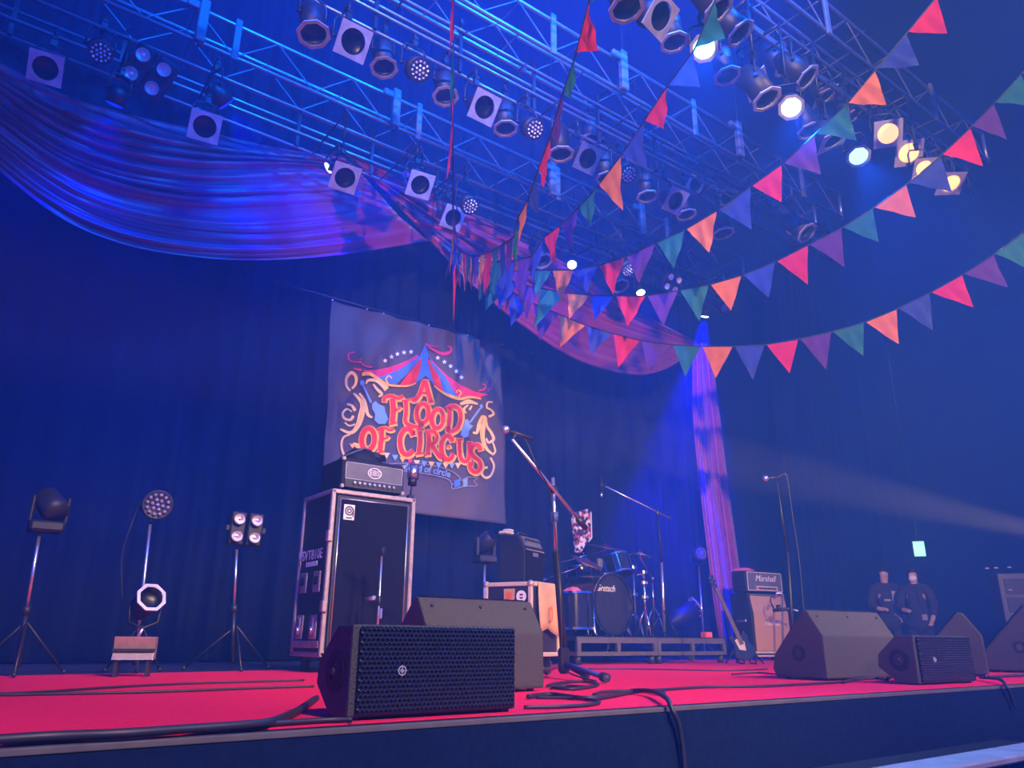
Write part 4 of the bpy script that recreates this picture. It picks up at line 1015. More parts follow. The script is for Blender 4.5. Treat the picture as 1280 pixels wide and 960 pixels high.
# guitar on a stand
gb = G((938, 832)); gb.z = .006
t = thing('electric_guitar', 'black electric guitar leaning on a stand left of the tan cabinet', 'guitar', gb)
dg_ = math.hypot(gb.x, gb.y)
def gp(px, d=0): return PD(px, dg_+d)-gb
hp, np_, bp_ = gp((884, 720), .12), gp((895, 735), .1), gp((925, 800), 0)
nd = (np_-bp_).normalized(); sd_ = nd.cross(Vector((FW.x, FW.y, 0)).normalized()).normalized(); nn_ = sd_.cross(nd)
def slab(poly, th, nm, m, zoff=0.):
    g = MB(); q = [bp_+sd_*x+nd*y for x, y in poly]; k = len(q); off = nn_*th
    g.add([v+nn_*zoff for v in q]+[v+off+nn_*zoff for v in q], [tuple(reversed(range(k))), tuple(range(k, 2*k))]+[(i, (i+1) % k, k+(i+1) % k, k+i) for i in range(k)])
    return g.build(nm, m, t)
body = [(.05, .05), (.12, .12), (.15, .06), (.13, -.05), (.17, -.16), (.17, -.27), (.09, -.34), (-.05, -.35), (-.16, -.29), (-.18, -.18), (-.13, -.08), (-.16, .05), (-.12, .13), (-.05, .06)]
def fit_(poly): 
    lim = (bp_.z-.05)/max(.01, nd.z); k = min(1., lim/.36); return [(x*k, y*k) for x, y in poly]
bd = slab(fit_(body), .04, 'body', M['gtr'])
slab(fit_([(.03, .04), (.09, .02), (.08, -.15), (-.02, -.2), (-.06, -.05)]), .004, 'pickguard', M['cream'], -.004)
nl_ = (np_-bp_).length
slab([(-.022, -.05), (.022, -.05), (.018, nl_), (-.018, nl_)], .022, 'neck', M['rosewood'], -.012)
hl = (hp-np_).length
hd = slab([(-.02, nl_-.01), (.025, nl_-.01), (.045, nl_+hl*.7), (.02, nl_+hl), (-.03, nl_+hl*.9)], .016, 'headstock', M['gtr'], -.006)
for i in range(5):
    c = bp_+sd_*(.015*(-1)**i)+nd*(nl_+hl*(.15+.16*i))-nn_*.008
    MB().sphere(c, .010, 5).build('tuner', M['chrome'], hd)
st = thing('guitar_stand', 'low black folding stand holding the electric guitar', 'stand', gb)
e = MB()
vd = Vector((FW.x, FW.y, 0)).normalized(); sv = Vector((vd.y, -vd.x, 0)); bb = bp_+nd*(-.16); hub = bb+vd*.14+Vector((0, 0, .16))
for ft in (bb+vd*.10+sv*.20, bb+vd*.10-sv*.20, bb+vd*.42):
    MB().path([hub, Vector((ft.x, ft.y, .012))], .010, 6).build('leg', M['metalk'], st)
for q in (-1, 1):
    k0 = bb+vd*.11+sv*(.06*q)
    MB().path([Vector((k0.x, k0.y, .10)), Vector((k0.x, k0.y, .016)), Vector((k0.x, k0.y, .016))-vd*.20, Vector((k0.x, k0.y, .06))-vd*.22], .009, 6).build('cradle_arm', M['metalk'], st)
MB().tube(Vector(((bb+vd*.11).x, (bb+vd*.11).y, .10))-sv*.06, Vector(((bb+vd*.11).x, (bb+vd*.11).y, .10))+sv*.06, .009, 6).build('cross_bar', M['metalk'], st)
MB().tube(Vector(((bb+vd*.11).x, (bb+vd*.11).y, .10)), hub, .010, 6).build('post', M['metalk'], st)

# ================================================================== drum riser and kit
RZ = .27
t = thing('drum_riser', 'low black drum riser of two framed panels on short feet', 'riser', (5.30, 6.02, .006))
RWX, RDY = 2.30, 2.0
MB().bbox((RWX/2, RDY/2, RZ-.02), (RWX, RDY, .04), .004).build('deck', M['floor'], t)
fm = mat('riser_frame_paint', (.075, .07, .085), .6)
for k in range(2):
    x0 = k*RWX/2
    for z, hh in ((RZ-.035, .055), (.105, .04)): MB().box((x0+RWX/4, .012, z), (RWX/2-.006, .03, hh)).build('frame_rail', fm, t)
    for x in (.03, RWX/4, RWX/2-.03): MB().box((x0+x, .012, .165), (.05, .032, .16)).build('frame_post', fm, t)
for y in (.5, RDY-.03):
    for x in (.03, RWX-.03): MB().box((x, y, .12), (.05, .05, .23)).build('frame_post', fm, t)
for x in (0.012, RWX-.012):
    MB().box((x, RDY/2, .105), (.03, RDY, .04)).build('side_rail', fm, t)
for x in (.05, RWX/2-.05, RWX/2+.06, RWX-.06):
    for y in (.05, RDY-.08): MB().tube((x, y, 0), (x, y, .09), .035, 10).build('foot', M['blackp'], t)
RT0 = .0075+RZ
def K(px, Y): return PY(px, Y)
# bass drum
kc = K((766, 749), 6.42); kr = .335
t = thing('bass_drum', 'large black bass drum facing the audience on the riser', 'drum', (kc.x, 6.42, RT0), .12)
kz = kr+.015
ax = Matrix.Translation((0, 0, kz)) @ Matrix.Rotation(-PI/2, 4, 'X')
MB().lathe([(kr-.012, .0), (kr-.012, .44)], 40, ax).build('shell', M['shell'], t)
MB().disc(kr-.014, -.002, 40, ax).build('front_head', M['head'], t)
for z in (-.005, .44): MB().ring(kr-.022, kr, .035, 40, ax @ Matrix.Translation((0, 0, z))).build('hoop', M['shell'], t)
MB().ring(kr-.001, kr+.002, .012, 40, ax).build('hoop_inlay', M['alu'], t)
MB().ring(.062, .07, .004, 22, ax @ Matrix.Translation((-.11, -.06, -.004))).build('port_ring', M['metalk'], t)
text('script_logo', 'Gretsch', .10, M['white'], t, (-.13, -.008, kz+.16), shear=.3, bold=.0)
lg = MB().bbox((0, 0, 0), (.02, .05, .03), .005).mesh('lug', M['chrome']); cw = MB().tube((0, -.01, 0), (0, .09, 0), .006, 6).mesh('tension_rod', M['chrome'])
for i in range(10):
    a = 2*PI*i/10+.3
    l = link('lug', lg, t); l.location = ((kr+.0)*math.cos(a), .12, kz+(kr)*math.sin(a)); l.rotation_euler = (0, -a, 0)
    l = link('tension_rod', cw, t); l.location = ((kr+.008)*math.cos(a), .01, kz+(kr+.008)*math.sin(a))
for s_ in (-1, 1): MB().tube((s_*kr*.95, .15, kz-.05), (s_*(kr+.035), .05, .012), .009, 6).build('spur', M['chrome'], t)
def drum(name, label, px, Y, r, hgt, legs=False, tilt=(0, 0), sl=.24):
    c = K(px, Y)
    t = thing(name, label, 'drum', (c.x, Y, RT0), 0, 'drum kit')
    b = c.z-RT0-hgt/2
    if legs: b = max(b, .08)
    mt = Matrix.Translation((0, 0, b)) @ Euler((tilt[0], tilt[1], 0)).to_matrix().to_4x4()
    MB().lathe([(r, 0), (r, hgt)], 28, mt).build('shell', M['shell'], t)
    MB().disc(r-.003, hgt+.004, 28, mt).build('batter_head', M['head'], t); MB().disc(r-.003, -.004, 28, mt).build('resonant_head', M['head'], t)
    for q in (0, hgt): MB().ring(r-.002, r+.012, .022, 28, mt @ Matrix.Translation((0, 0, q))).build('hoop', M['chrome'], t)
    for i in range(6):
        a = 2*PI*i/6+.5; MB().tube(mt @ Vector(((r+.01)*math.cos(a), (r+.01)*math.sin(a), .01)), mt @ Vector(((r+.01)*math.cos(a), (r+.01)*math.sin(a), hgt-.01)), .005, 5).build('tension_rod', M['chrome'], t)
    if legs:
        for i in range(3):
            a = 2*PI*i/3-1.2; x, y = (r+.02)*math.cos(a), (r+.02)*math.sin(a)
            MB().path([(x, y, b+hgt*.7), (x, y, .05), (x*1.12, y*1.12, .012)], .009, 6).build('leg', M['chrome'], t)
    else:
        MB().tube((0, .02, .05), (0, .02, b), .014, 8).build('stand_post', M['chrome'], t)
        for i in range(3):
            a = 2*PI*i/3+.6; MB().tube((0, .02, .20), (sl*math.cos(a), sl*math.sin(a)+.02, .012), .009, 6).build('stand_leg', M['chrome'], t)
    return t
drum('floor_tom', 'black floor tom with a pink cloth on it at the left of the kit', (720, 764), 6.35, .19, .36, True)
drum('snare_drum', 'black drum on a stand above the floor tom at left', (727, 716), 7.25, .17, .14, sl=.16)
drum('rack_tom', 'black tom tom mounted above the bass drum', (776, 706), 6.75, .15, .22, False, (-.35, 0), .13)
c = K((721, 736), 6.30)
t = thing('pink_cloth', 'crumpled pink cloth lying on the floor tom', 'cloth', (c.x, 6.35, c.z-.02))
g = MB(); n = 14; vs = []
for r, z in [(0, .035), (.5, .03), (1, -.005)]:
    for i in range(n):
        a = 2*PI*i/n; k = 1+.25*math.sin(3*a+1); vs.append((max(r, .01)*.12*k*math.cos(a), max(r, .01)*.09*k*math.sin(a), z*(1+.3*math.sin(4*a))))
g.add(vs, [(j*n+i, j*n+(i+1) % n, (j+1)*n+(i+1) % n, (j+1)*n+i) for j in range(2) for i in range(n)], True); g.build('cloth', M['pinkcl'], t)
def cymbal(label, px, Y, r, tilt, foot=None, double=False, name='cymbal_stand', mat_=None, ll=.3):
    c = K(px, Y); fb = Vector((foot[0], foot[1], RT0)) if foot else Vector((c.x, Y, RT0))
    t = thing(name, label, 'cymbal', fb, 0, 'drum kit')
    p = c-fb; mt = Matrix.Translation(p) @ Euler((tilt[0], tilt[1], 0)).to_matrix().to_4x4()
    MB().lathe([(.008, .035), (.03, .032), (.045, .016), (r*.6, .006), (r, -.006), (r*.98, -.008), (.045, .012)], 32, mt).build('cymbal', mat_ or M['brass'], t)
    if double: MB().lathe([(.008, -.035), (.03, -.03), (.045, -.02), (r, -.010)], 32, mt).build('cymbal', mat_ or M['brass'], t)
    MB().tube((0, 0, .25), (p.x*.0, p.y*.0, p.z*.75), .013, 8).build('lower_tube', M['chrome'], t)
    MB().tube((0, 0, p.z*.75), (p.x, p.y, p.z-.03), .009, 8).build('upper_tube', M['chrome'], t)
    MB().tube(p-Vector((0, 0, .03)), p+Vector((0, 0, .07)), .006, 6).build('tilter', M['chrome'], t)
    MB().tube((0, 0, p.z*.73), (0, 0, p.z*.78), .022, 8).build('clutch', M['chrome'], t)
    for i in range(3):
        a = 2*PI*i/3+.9; MB().path([(0, 0, .36), (.5*ll*math.cos(a), .5*ll*math.sin(a), .24), (ll*math.cos(a), ll*math.sin(a), .014)], .010, 6).build('leg', M['chrome'], t)
        MB().sphere((ll*math.cos(a), ll*math.sin(a), .0185), .016, 5).build('rubber_foot', M['blackp'], t)
    return t
cymbal('large dark cymbal tilted over the left of the drum kit', (733, 702), 6.55, .20, (.45, .15), foot=(5.58, 6.88), ll=.17)
cymbal('broad flat dark cymbal highest over the middle of the drum kit', (757, 684), 7.05, .26, (.22, .05), foot=(6.15, 7.75), ll=.2)
cymbal('thin cymbal seen edge-on over the right of the bass drum', (800, 694), 6.3, .13, (.06, .12), foot=(7.04, 6.60), mat_=M['alu'], ll=.13)
cymbal('hi-hat pair at the far left edge of the drum kit', (668, 698), 7.35, .16, (.1, .0), double=True, name='hi_hat', ll=.2)
def clamp_rack(label, px0, px1, Y, extra, ll=.2):
    a = K(px0, Y); 
    t = thing('hardware_stand', label, 'drum stand', (a.x, Y, RT0), 0, 'drum kit')
    h_ = K(px1, Y).z-RT0
    MB().tube((0, 0, .05), (0, 0, h_), .013, 8).build('tube', M['chrome'], t)
    for z in extra: MB().bbox((0, -.01, h_*z), (.07, .05, .05), .01).build('clamp', M['chrome'], t)
    MB().path([(0, 0, h_*.93), (-.06, -.02, h_*.95), (-.13, -.02, h_*.93)], .010, 6).build('arm', M['chrome'], t)
    for i in range(3):
        q = 2*PI*i/3+.2; MB().path([(0, 0, .30), (.5*ll*math.cos(q), .5*ll*math.sin(q), .2), (ll*math.cos(q), ll*math.sin(q), .012)], .009, 6).build('leg', M['chrome'], t)
clamp_rack('chrome stand with clamps right of the bass drum', (808, 790), (806, 714), 6.22, (.6, .82, .98), .10)
clamp_rack('chrome hardware stand with a clamped arm over the bass drum', (795, 790), (789, 700), 7.1, (.55, .9))
# drum throne and patterned cloth
c = K((729, 672), 7.15)
t = thing('drum_throne', 'black round drum throne behind the bass drum', 'stool', (7.15, 7.6, RT0))
MB().lathe([(.001, .50), (.14, .50), (.165, .48), (.165, .42), (.14, .40), (.001, .40)], 24).build('seat', M['black'], t)
MB().tube((0, 0, .1), (0, 0, .41), .018, 8).build('post', M['chrome'], t)
for i in range(3):
    q = 2*PI*i/3; MB().tube((0, 0, .3), (.25*math.cos(q), .25*math.sin(q), .01), .011, 6).build('leg', M['chrome'], t)
t = thing('stick_bag', 'upright patterned red and white fabric bag standing above the drums', 'bag', (K((729, 690), 7.5).x, 7.5, K((729, 693), 7.5).z))
q = [K(p, 7.5)-t.location for p in ((717, 645), (722, 640), (735, 636), (738, 640), (739, 672), (735, 676), (726, 692), (722, 690))]
g = MB(); n = len(q); off = Vector((0, .06, 0)); cc = sum(q, Vector())/n
g.add([v for v in q]+[v+off for v in q], [tuple(range(n)), tuple(reversed(range(n, 2*n)))]+[(i, (i+1) % n, n+(i+1) % n, n+i) for i in range(n)])
g.build('fabric', M['pattern'], t, .012)
MB().path([q[3]+Vector((.006, -.004, 0)), q[4]+Vector((.006, -.004, 0)), q[5]+Vector((.006, -.004, -.01))], .009, 5).build('piping', M['white'], t)
e = MB().tube((.03, .03, RT0-t.location.z+.05), (.03, .03, .02), .012, 8); e.build('stand_post', M['chrome'], t)
for i in range(3):
    a = 2*PI*i/3; MB().tube((.03, .03, RT0-t.location.z+.2), (.03+.16*math.cos(a), .03+.16*math.sin(a), RT0-t.location.z+.012), .009, 6).build('stand_leg', M['chrome'], t)
c = K((760, 703), 6.5)
t = thing('drum_microphone', 'grey boxy microphone on a short arm above the bass drum', 'microphone', (c.x, 6.44+.2, RT0+2*kr+.02))
MB().bbox((0, 0, max(.05, c.z-t.location.z)), (.07, .05, .11), .01).build('body', M['greyp'], t)
MB().tube((0, 0, 0), (0, 0, max(.05, c.z-t.location.z)), .01, 6).build('arm', M['chrome'], t)
b = K((885, 796), 6.2)
t = thing('small_red_box', 'small red box standing on the right end of the riser', 'box', (b.x, 6.22, RT0+.001))
MB().bbox((0, 0, .032), (.12, .08, .064), .006).build('carton', M['redbox'], t); MB().box((0, -.0408, .035), (.10, .002, .02)).build('flap', M['pinkcl'], t)

# ================================================================== microphone stands
def mic(parent, tip, d, size=1.):
    d = Vector(d).normalized()
    m = MB().tube(tip+d*.03*size, tip+d*.19*size, .014*size, 10, .011*size).build('microphone', M['metalk'], parent)
    MB().sphere(tip, .027*size, 7).build('mic_grille', M['alu'], m)
    return m
b = G((705, 850)); b.z = .006; D0 = math.hypot(b.x, b.y)
t = thing('boom_microphone_stand', 'tall boom microphone stand at centre stage with round-ended legs', 'microphone stand', b)
def L(px, dd=0): return PD(px, D0+dd)-b
top = L((691, 597))
MB().tube((0, 0, .16), L((695, 690)), .024, 10).build('lower_pole', M['metalk'], t)
MB().tube(L((695, 690)), top, .013, 10).build('upper_pole', M['alu'], t)
MB().tube(L((693, 652)), L((693, 640)), .028, 10).build('clutch', M['hazeblue'], t)
j = L((692, 612)); be = L((722, 648), .1); bs = L((640, 549), -.35)
MB().tube(bs, be, .011, 8).build('boom', M['alu'], t)
MB().tube(be, be+(be-bs).normalized()*.10, .02, 8).build('counterweight', M['metalk'], t)
MB().bbox(j, (.05, .05, .05), .01).build('boom_clutch', M['metalk'], t)
mt_ = L((632, 537), -.37); mic(t, mt_, (L((652, 544), -.33)-mt_))
MB().tube(bs, mt_+(L((652, 544), -.33)-mt_)*.7, .010, 6).build('mic_clip', M['blackp'], t)
MB().path(smooth_pts([L((651, 543), -.33), L((660, 556), -.3), L((672, 585), -.25), L((688, 618), -.1), L((697, 700), -.05), L((702, 790), -.04), L((704, 835), -.05), G((745, 856))-b+Vector((0, 0, .018))]), .005, 5).build('microphone_cable', M['cable'], t)
MB().bbox((0, 0, .11), (.07, .07, .16), .02).build('hub', M['metalk'], t)
for px, hue in (((759, 856), 'metalk'), ((683, 846), 'alu'), ((733, 853), 'metalk')):
    e_ = G(px)-b; e_.z = .030
    lgm = MB().tube((0, 0, .09), e_, .017, 8, .014).build('leg', M['hazeblue' if px[0] > 750 else hue], t)
    MB().tube(e_*.9+Vector((0, 0, .007)), e_, .026, 10).build('rubber_foot', M['blackp'], lgm)
# overhead drum microphone
b = Vector((K((832, 790), 6.25).x, 6.25, RT0)); 
b = PY((831, 796), 6.25); b.z = RT0; D0 = math.hypot(b.x, b.y)
t = thing('overhead_microphone_stand', 'slim boom stand with a pencil microphone over the drum kit', 'microphone stand', b)
MB().tube((0, 0, .06), L((827, 703)), .016, 10).build('lower_pole', M['alu'], t); MB().tube(L((827, 703)), L((822, 641)), .011, 8).build('upper_pole', M['metalk'], t)
MB().tube(L((838, 648), .1), L((757, 608), -.3), .009, 8).build('boom', M['alu'], t)
MB().bbox(L((822, 641)), (.04, .04, .05), .01).build('boom_clutch', M['metalk'], t)
p0, p1 = L((752, 596), -.3), L((752, 616), -.3); MB().tube(p0, p1, .012, 10).build('microphone', M['metalk'], t); MB().tube(p1, p1+(p1-p0)*.25, .0125, 10).build('mic_grille', M['alu'], t)
MB().tube(L((757, 608), -.3), (p0+p1)/2, .007, 6).build('mic_clip', M['blackp'], t)
for i in range(3):
    a = 2*PI*i/3+.5; MB().tube((0, 0, .30), (.19*math.cos(a), .19*math.sin(a), .014), .010, 6).build('leg', M['metalk'], t)
# right vocal microphone
b = G((995, 840)); b.z = .006; D0 = math.hypot(b.x, b.y)
t = thing('vocal_microphone_stand', 'straight microphone stand behind the large right monitor', 'microphone stand', b)
MB().lathe([(.001, .03), (.10, .025), (.13, .008), (.13, 0), (.001, 0)], 24).build('base', M['metalk'], t)
MB().tube((0, 0, .02), L((984, 690)), .014, 8).build('lower_pole', M['metalk'], t); MB().tube(L((984, 690)), L((971, 602)), .009, 8).build('upper_pole', M['metalk'], t)
mt_ = L((957, 598), -.08); mic(t, mt_, L((972, 597), .05)-mt_)
MB().path(smooth_pts([L((972, 597), .05), L((978, 593), .08), L((984, 597), .1), L((990, 640), .1), L((999, 700), .08), L((1006, 780), .05)]), .005, 5).build('microphone_cable', M['cable'], t)

# ================================================================== lamps on floor stands at left and centre
def light_stand(label, foot_px, top_px, name='light_stand', mid=.45, leg=.30):
    b = G(foot_px); b.z = .0055; D = math.hypot(b.x, b.y); top = PD(top_px, D)-b
    t = thing(name, label, 'light stand', b, 0, 'lamp stands on the stage floor')
    d = top
    MB().tube((0, 0, .05), d*mid, .017, 10).build('lower_tube', M['metalk'], t)
    MB().tube(d*mid, d*.98, .011, 10).build('upper_tube', M['alu'], t)
    MB().tube(d*(mid-.04), d*(mid+.02), .024, 10).build('clutch', M['blackp'], t)
    for i in range(3):
        a = 2*PI*i/3+.4; lg_ = MB().tube((0, 0, .32), (leg*math.cos(a), leg*math.sin(a), .012), .007, 6).build('leg', M['blackp'], t)
        MB().sphere((leg*math.cos(a), leg*math.sin(a), .016), .015, 5).build('rubber_foot', M['blackp'], lg_)
    return t, b, d, D
t, b, d, D = light_stand('slim lamp stand at the far left edge', (19, 846), (50, 664))
c = PD((76, 622), D)
h = thing('moving_head', 'dark moving-head lamp on the far left stand', 'stage light', b+d)
MB().bbox((0.03, 0, .03), (.20, .16, .07), .015).build('base', M['can'], h)
for s_ in (-1, 1): MB().bbox((.03+s_*.10, 0, .14), (.03, .07, .18), .012).build('yoke_arm', M['can'], h)
rr = Matrix.Translation((.03, 0, .18)) @ Euler((-.9, 0, .5)).to_matrix().to_4x4()
MB().lathe([(.05, .12), (.08, .08), (.085, -.06), (.07, -.11), (.001, -.115)], 20, rr).build('head', M['can'], h); MB().disc(.055, .118, 18, rr).build('lens', M['lensd'], h)
t, b, d, D = light_stand('lamp stand carrying the round multi-lens lamp at left', (167, 842), (188, 652), mid=.18, leg=.2)
h = thing('led_floor_par', 'round lamp with many small pinkish lenses on the left stand', 'stage light', b+d)
a_ = Vector((-.15, -.95, -.1)); c = PD((197, 631), D)-(b+d)
for nm, k in (('housing', 'led_body'), ('led_lenses', 'dots')):
    o_ = link(nm, MESH[k], h); o_.location = c-a_*.15; o_.rotation_euler = aim_rot(a_)
MB().path([(0, 0, 0), (0, .02, .03), c-a_*.15+Vector((-.12, 0, -.02)), c-a_*.15+Vector((-.11, 0, .02))], .010, 6).build('yoke', M['metalk'], h)
MB().path(smooth_pts([c+Vector((-.1, .1, .02)), Vector((-.12, 0, -.02)), Vector((-.15, 0, -.25)), Vector((-.10, 0, -.55))]), .004, 5).build('power_cable', M['cable'], h)
c = PD((188, 748), D-.34)
h = thing('floor_par_can', 'par can with a pale octagonal frame tilted up low on the left stand', 'stage light', c)
a_ = Vector((.12, -.9, .35))
for nm, k in (('can', 'can'), ('gel_frame', 'oct'), ('lens', 'lensd')):
    o_ = link(nm, MESH[k], h); o_.rotation_euler = aim_rot(a_); o_.location = -a_.normalized()*.12; o_.scale = (.74,)*3
    if nm == 'gel_frame': o_.data = o_.data.copy(); o_.data.materials[0] = M['alu']
MB().path([Vector((-.10, .10, -.04)), Vector((-.09, .10, -.15)), Vector((0, .10, -.19)), Vector((.09, .10, -.15)), Vector((.10, .10, -.04))], .008, 6).build('yoke', M['metalk'], h)
MB().path([(0, .10, -.19), (-.02, .12, -.26), (0, .34, -.27)], .012, 8).build('spigot', M['alu'], h)
c = G((163, 847)); D = math.hypot(c.x, c.y); bz_ = PD((162, 826), D).z
h = thing('floor_flood_light', 'silver boxy floodlight with a dark centre band standing on the floor at left', 'stage light', (c.x, c.y, .006), -.35)
w_ = .235; z0 = bz_; z1 = PD((162, 797), D).z; zm = z0+(z1-z0)*.42
MB().prism([(-.02, zm), (-.05, z0), (.08, z0), (.08, z1), (-.05, z1)], -w_/2, w_/2).build('reflector_housing', M['steel'], h, .004)
MB().box((0, -.03, zm), (w_+.006, .03, .016)).build('lamp_band', M['blackp'], h)
for s_ in (-1, 1): MB().box((s_*.09, .02, z0/2), (.02, .10, z0)).build('foot', M['blackp'], h)
t, b, d, D = light_stand('lamp stand carrying the four-lamp blinder left of the bass case', (289, 839), (296, 684), mid=.5, leg=.36)
blinder('four-lamp blinder on a floor stand left of the bass case', PD((306, 662), D)+Vector((0, -.02, 0)), (-.15, -1, -.02), .78, .03, 'floor_blinder')
# pair near the drums
for foot, tp_, lb, lb2 in (((604, 832), (606, 698), 'lamp stand behind the guitar combo, under the banner corner', 'dark moving-head lamp under the lower right banner corner'), ((877, 822), (873, 702), 'lamp stand at the right rear of the drum riser', 'dark round lamp with small lenses before the blue-lit curtain')):
    b = PY(foot, 7.3 if foot[0] < 700 else 7.25); b.z = .001
    if foot[0] > 700: b = Vector((PY(tp_, 8.2).x, 8.2, .001))
    else: b = Vector((PY(tp_, 7.0).x, 7.0, .001))
    D = math.hypot(b.x, b.y); d = PD(tp_, D)-b
    t = thing('light_stand', lb, 'light stand', b, 0, 'lamp stands on the stage floor')
    MB().tube((0, 0, .04), d*.95, .014, 8).build('tube', M['alu'], t)
    for i in range(3):
        a = 2*PI*i/3+.4; MB().tube((0, 0, .28), (.28*math.cos(a), .28*math.sin(a), .01), .009, 6).build('leg', M['metalk'], t)
    if foot[0] < 700:
        h = thing('moving_head', lb2, 'stage light', b+d*.95+Vector((0, 0, .004)))
        MB().bbox((0, 0, .04), (.22, .18, .08), .015).build('base', M['can'], h)
        for s_ in (-1, 1): MB().bbox((s_*.11, 0, .17), (.035, .08, .2), .012).build('yoke_arm', M['can'], h)
        rr = Matrix.Translation((0, 0, .22)) @ Euler((1.0, 0, .2)).to_matrix().to_4x4()
        MB().lathe([(.06, .13), (.09, .09), (.095, -.07), (.07, -.12), (.001, -.125)], 20, rr).build('head', M['can'], h); MB().disc(.062, .125, 18, rr).build('lens', M['lensd'], h)
    else:
        h = thing('led_floor_par', lb2, 'stage light', b+d*.95+Vector((0, 0, .014))); a_ = Vector((-.5, -.8, 0.05))
        for nm, k in (('housing', 'led_body'), ('led_lenses', 'dots')):
            o_ = link(nm, MESH[k], h); o_.location = (0, 0, .16); o_.rotation_euler = aim_rot(a_)
        MB().path([(0, 0, 0), (-.12, .05, .04), (-.12, .05, .16)], .010, 6).path([(0, 0, 0), (.12, -.05, .04), (.12, -.05, .16)], .010, 6).build('yoke', M['metalk'], h)
c = PY((865, 762), 8.1)
h = thing('floor_par_can', 'blue-lit par can tilted up behind the right end of the riser', 'stage light', c); a_ = Vector((.75, -.35, .45))
for nm, k in (('can', 'can'), ('gel_frame', 'oct'), ('lens', 'lensd')):
    o_ = link(nm, MESH[k], h); o_.rotation_euler = aim_rot(a_); o_.scale = (1.3,)*3; o_.location = -a_.normalized()*.17
MB().path([(-.2, .1, 0), (-.2, .1, -.2), (0, .1, -.25), (.0, .1, -c.z+.012)], .014, 6).build('yoke', M['metalk'], h)
MB().bbox((0, .1, -c.z+.012), (.25, .25, .02), .004).build('base_plate', M['metalk'], h)

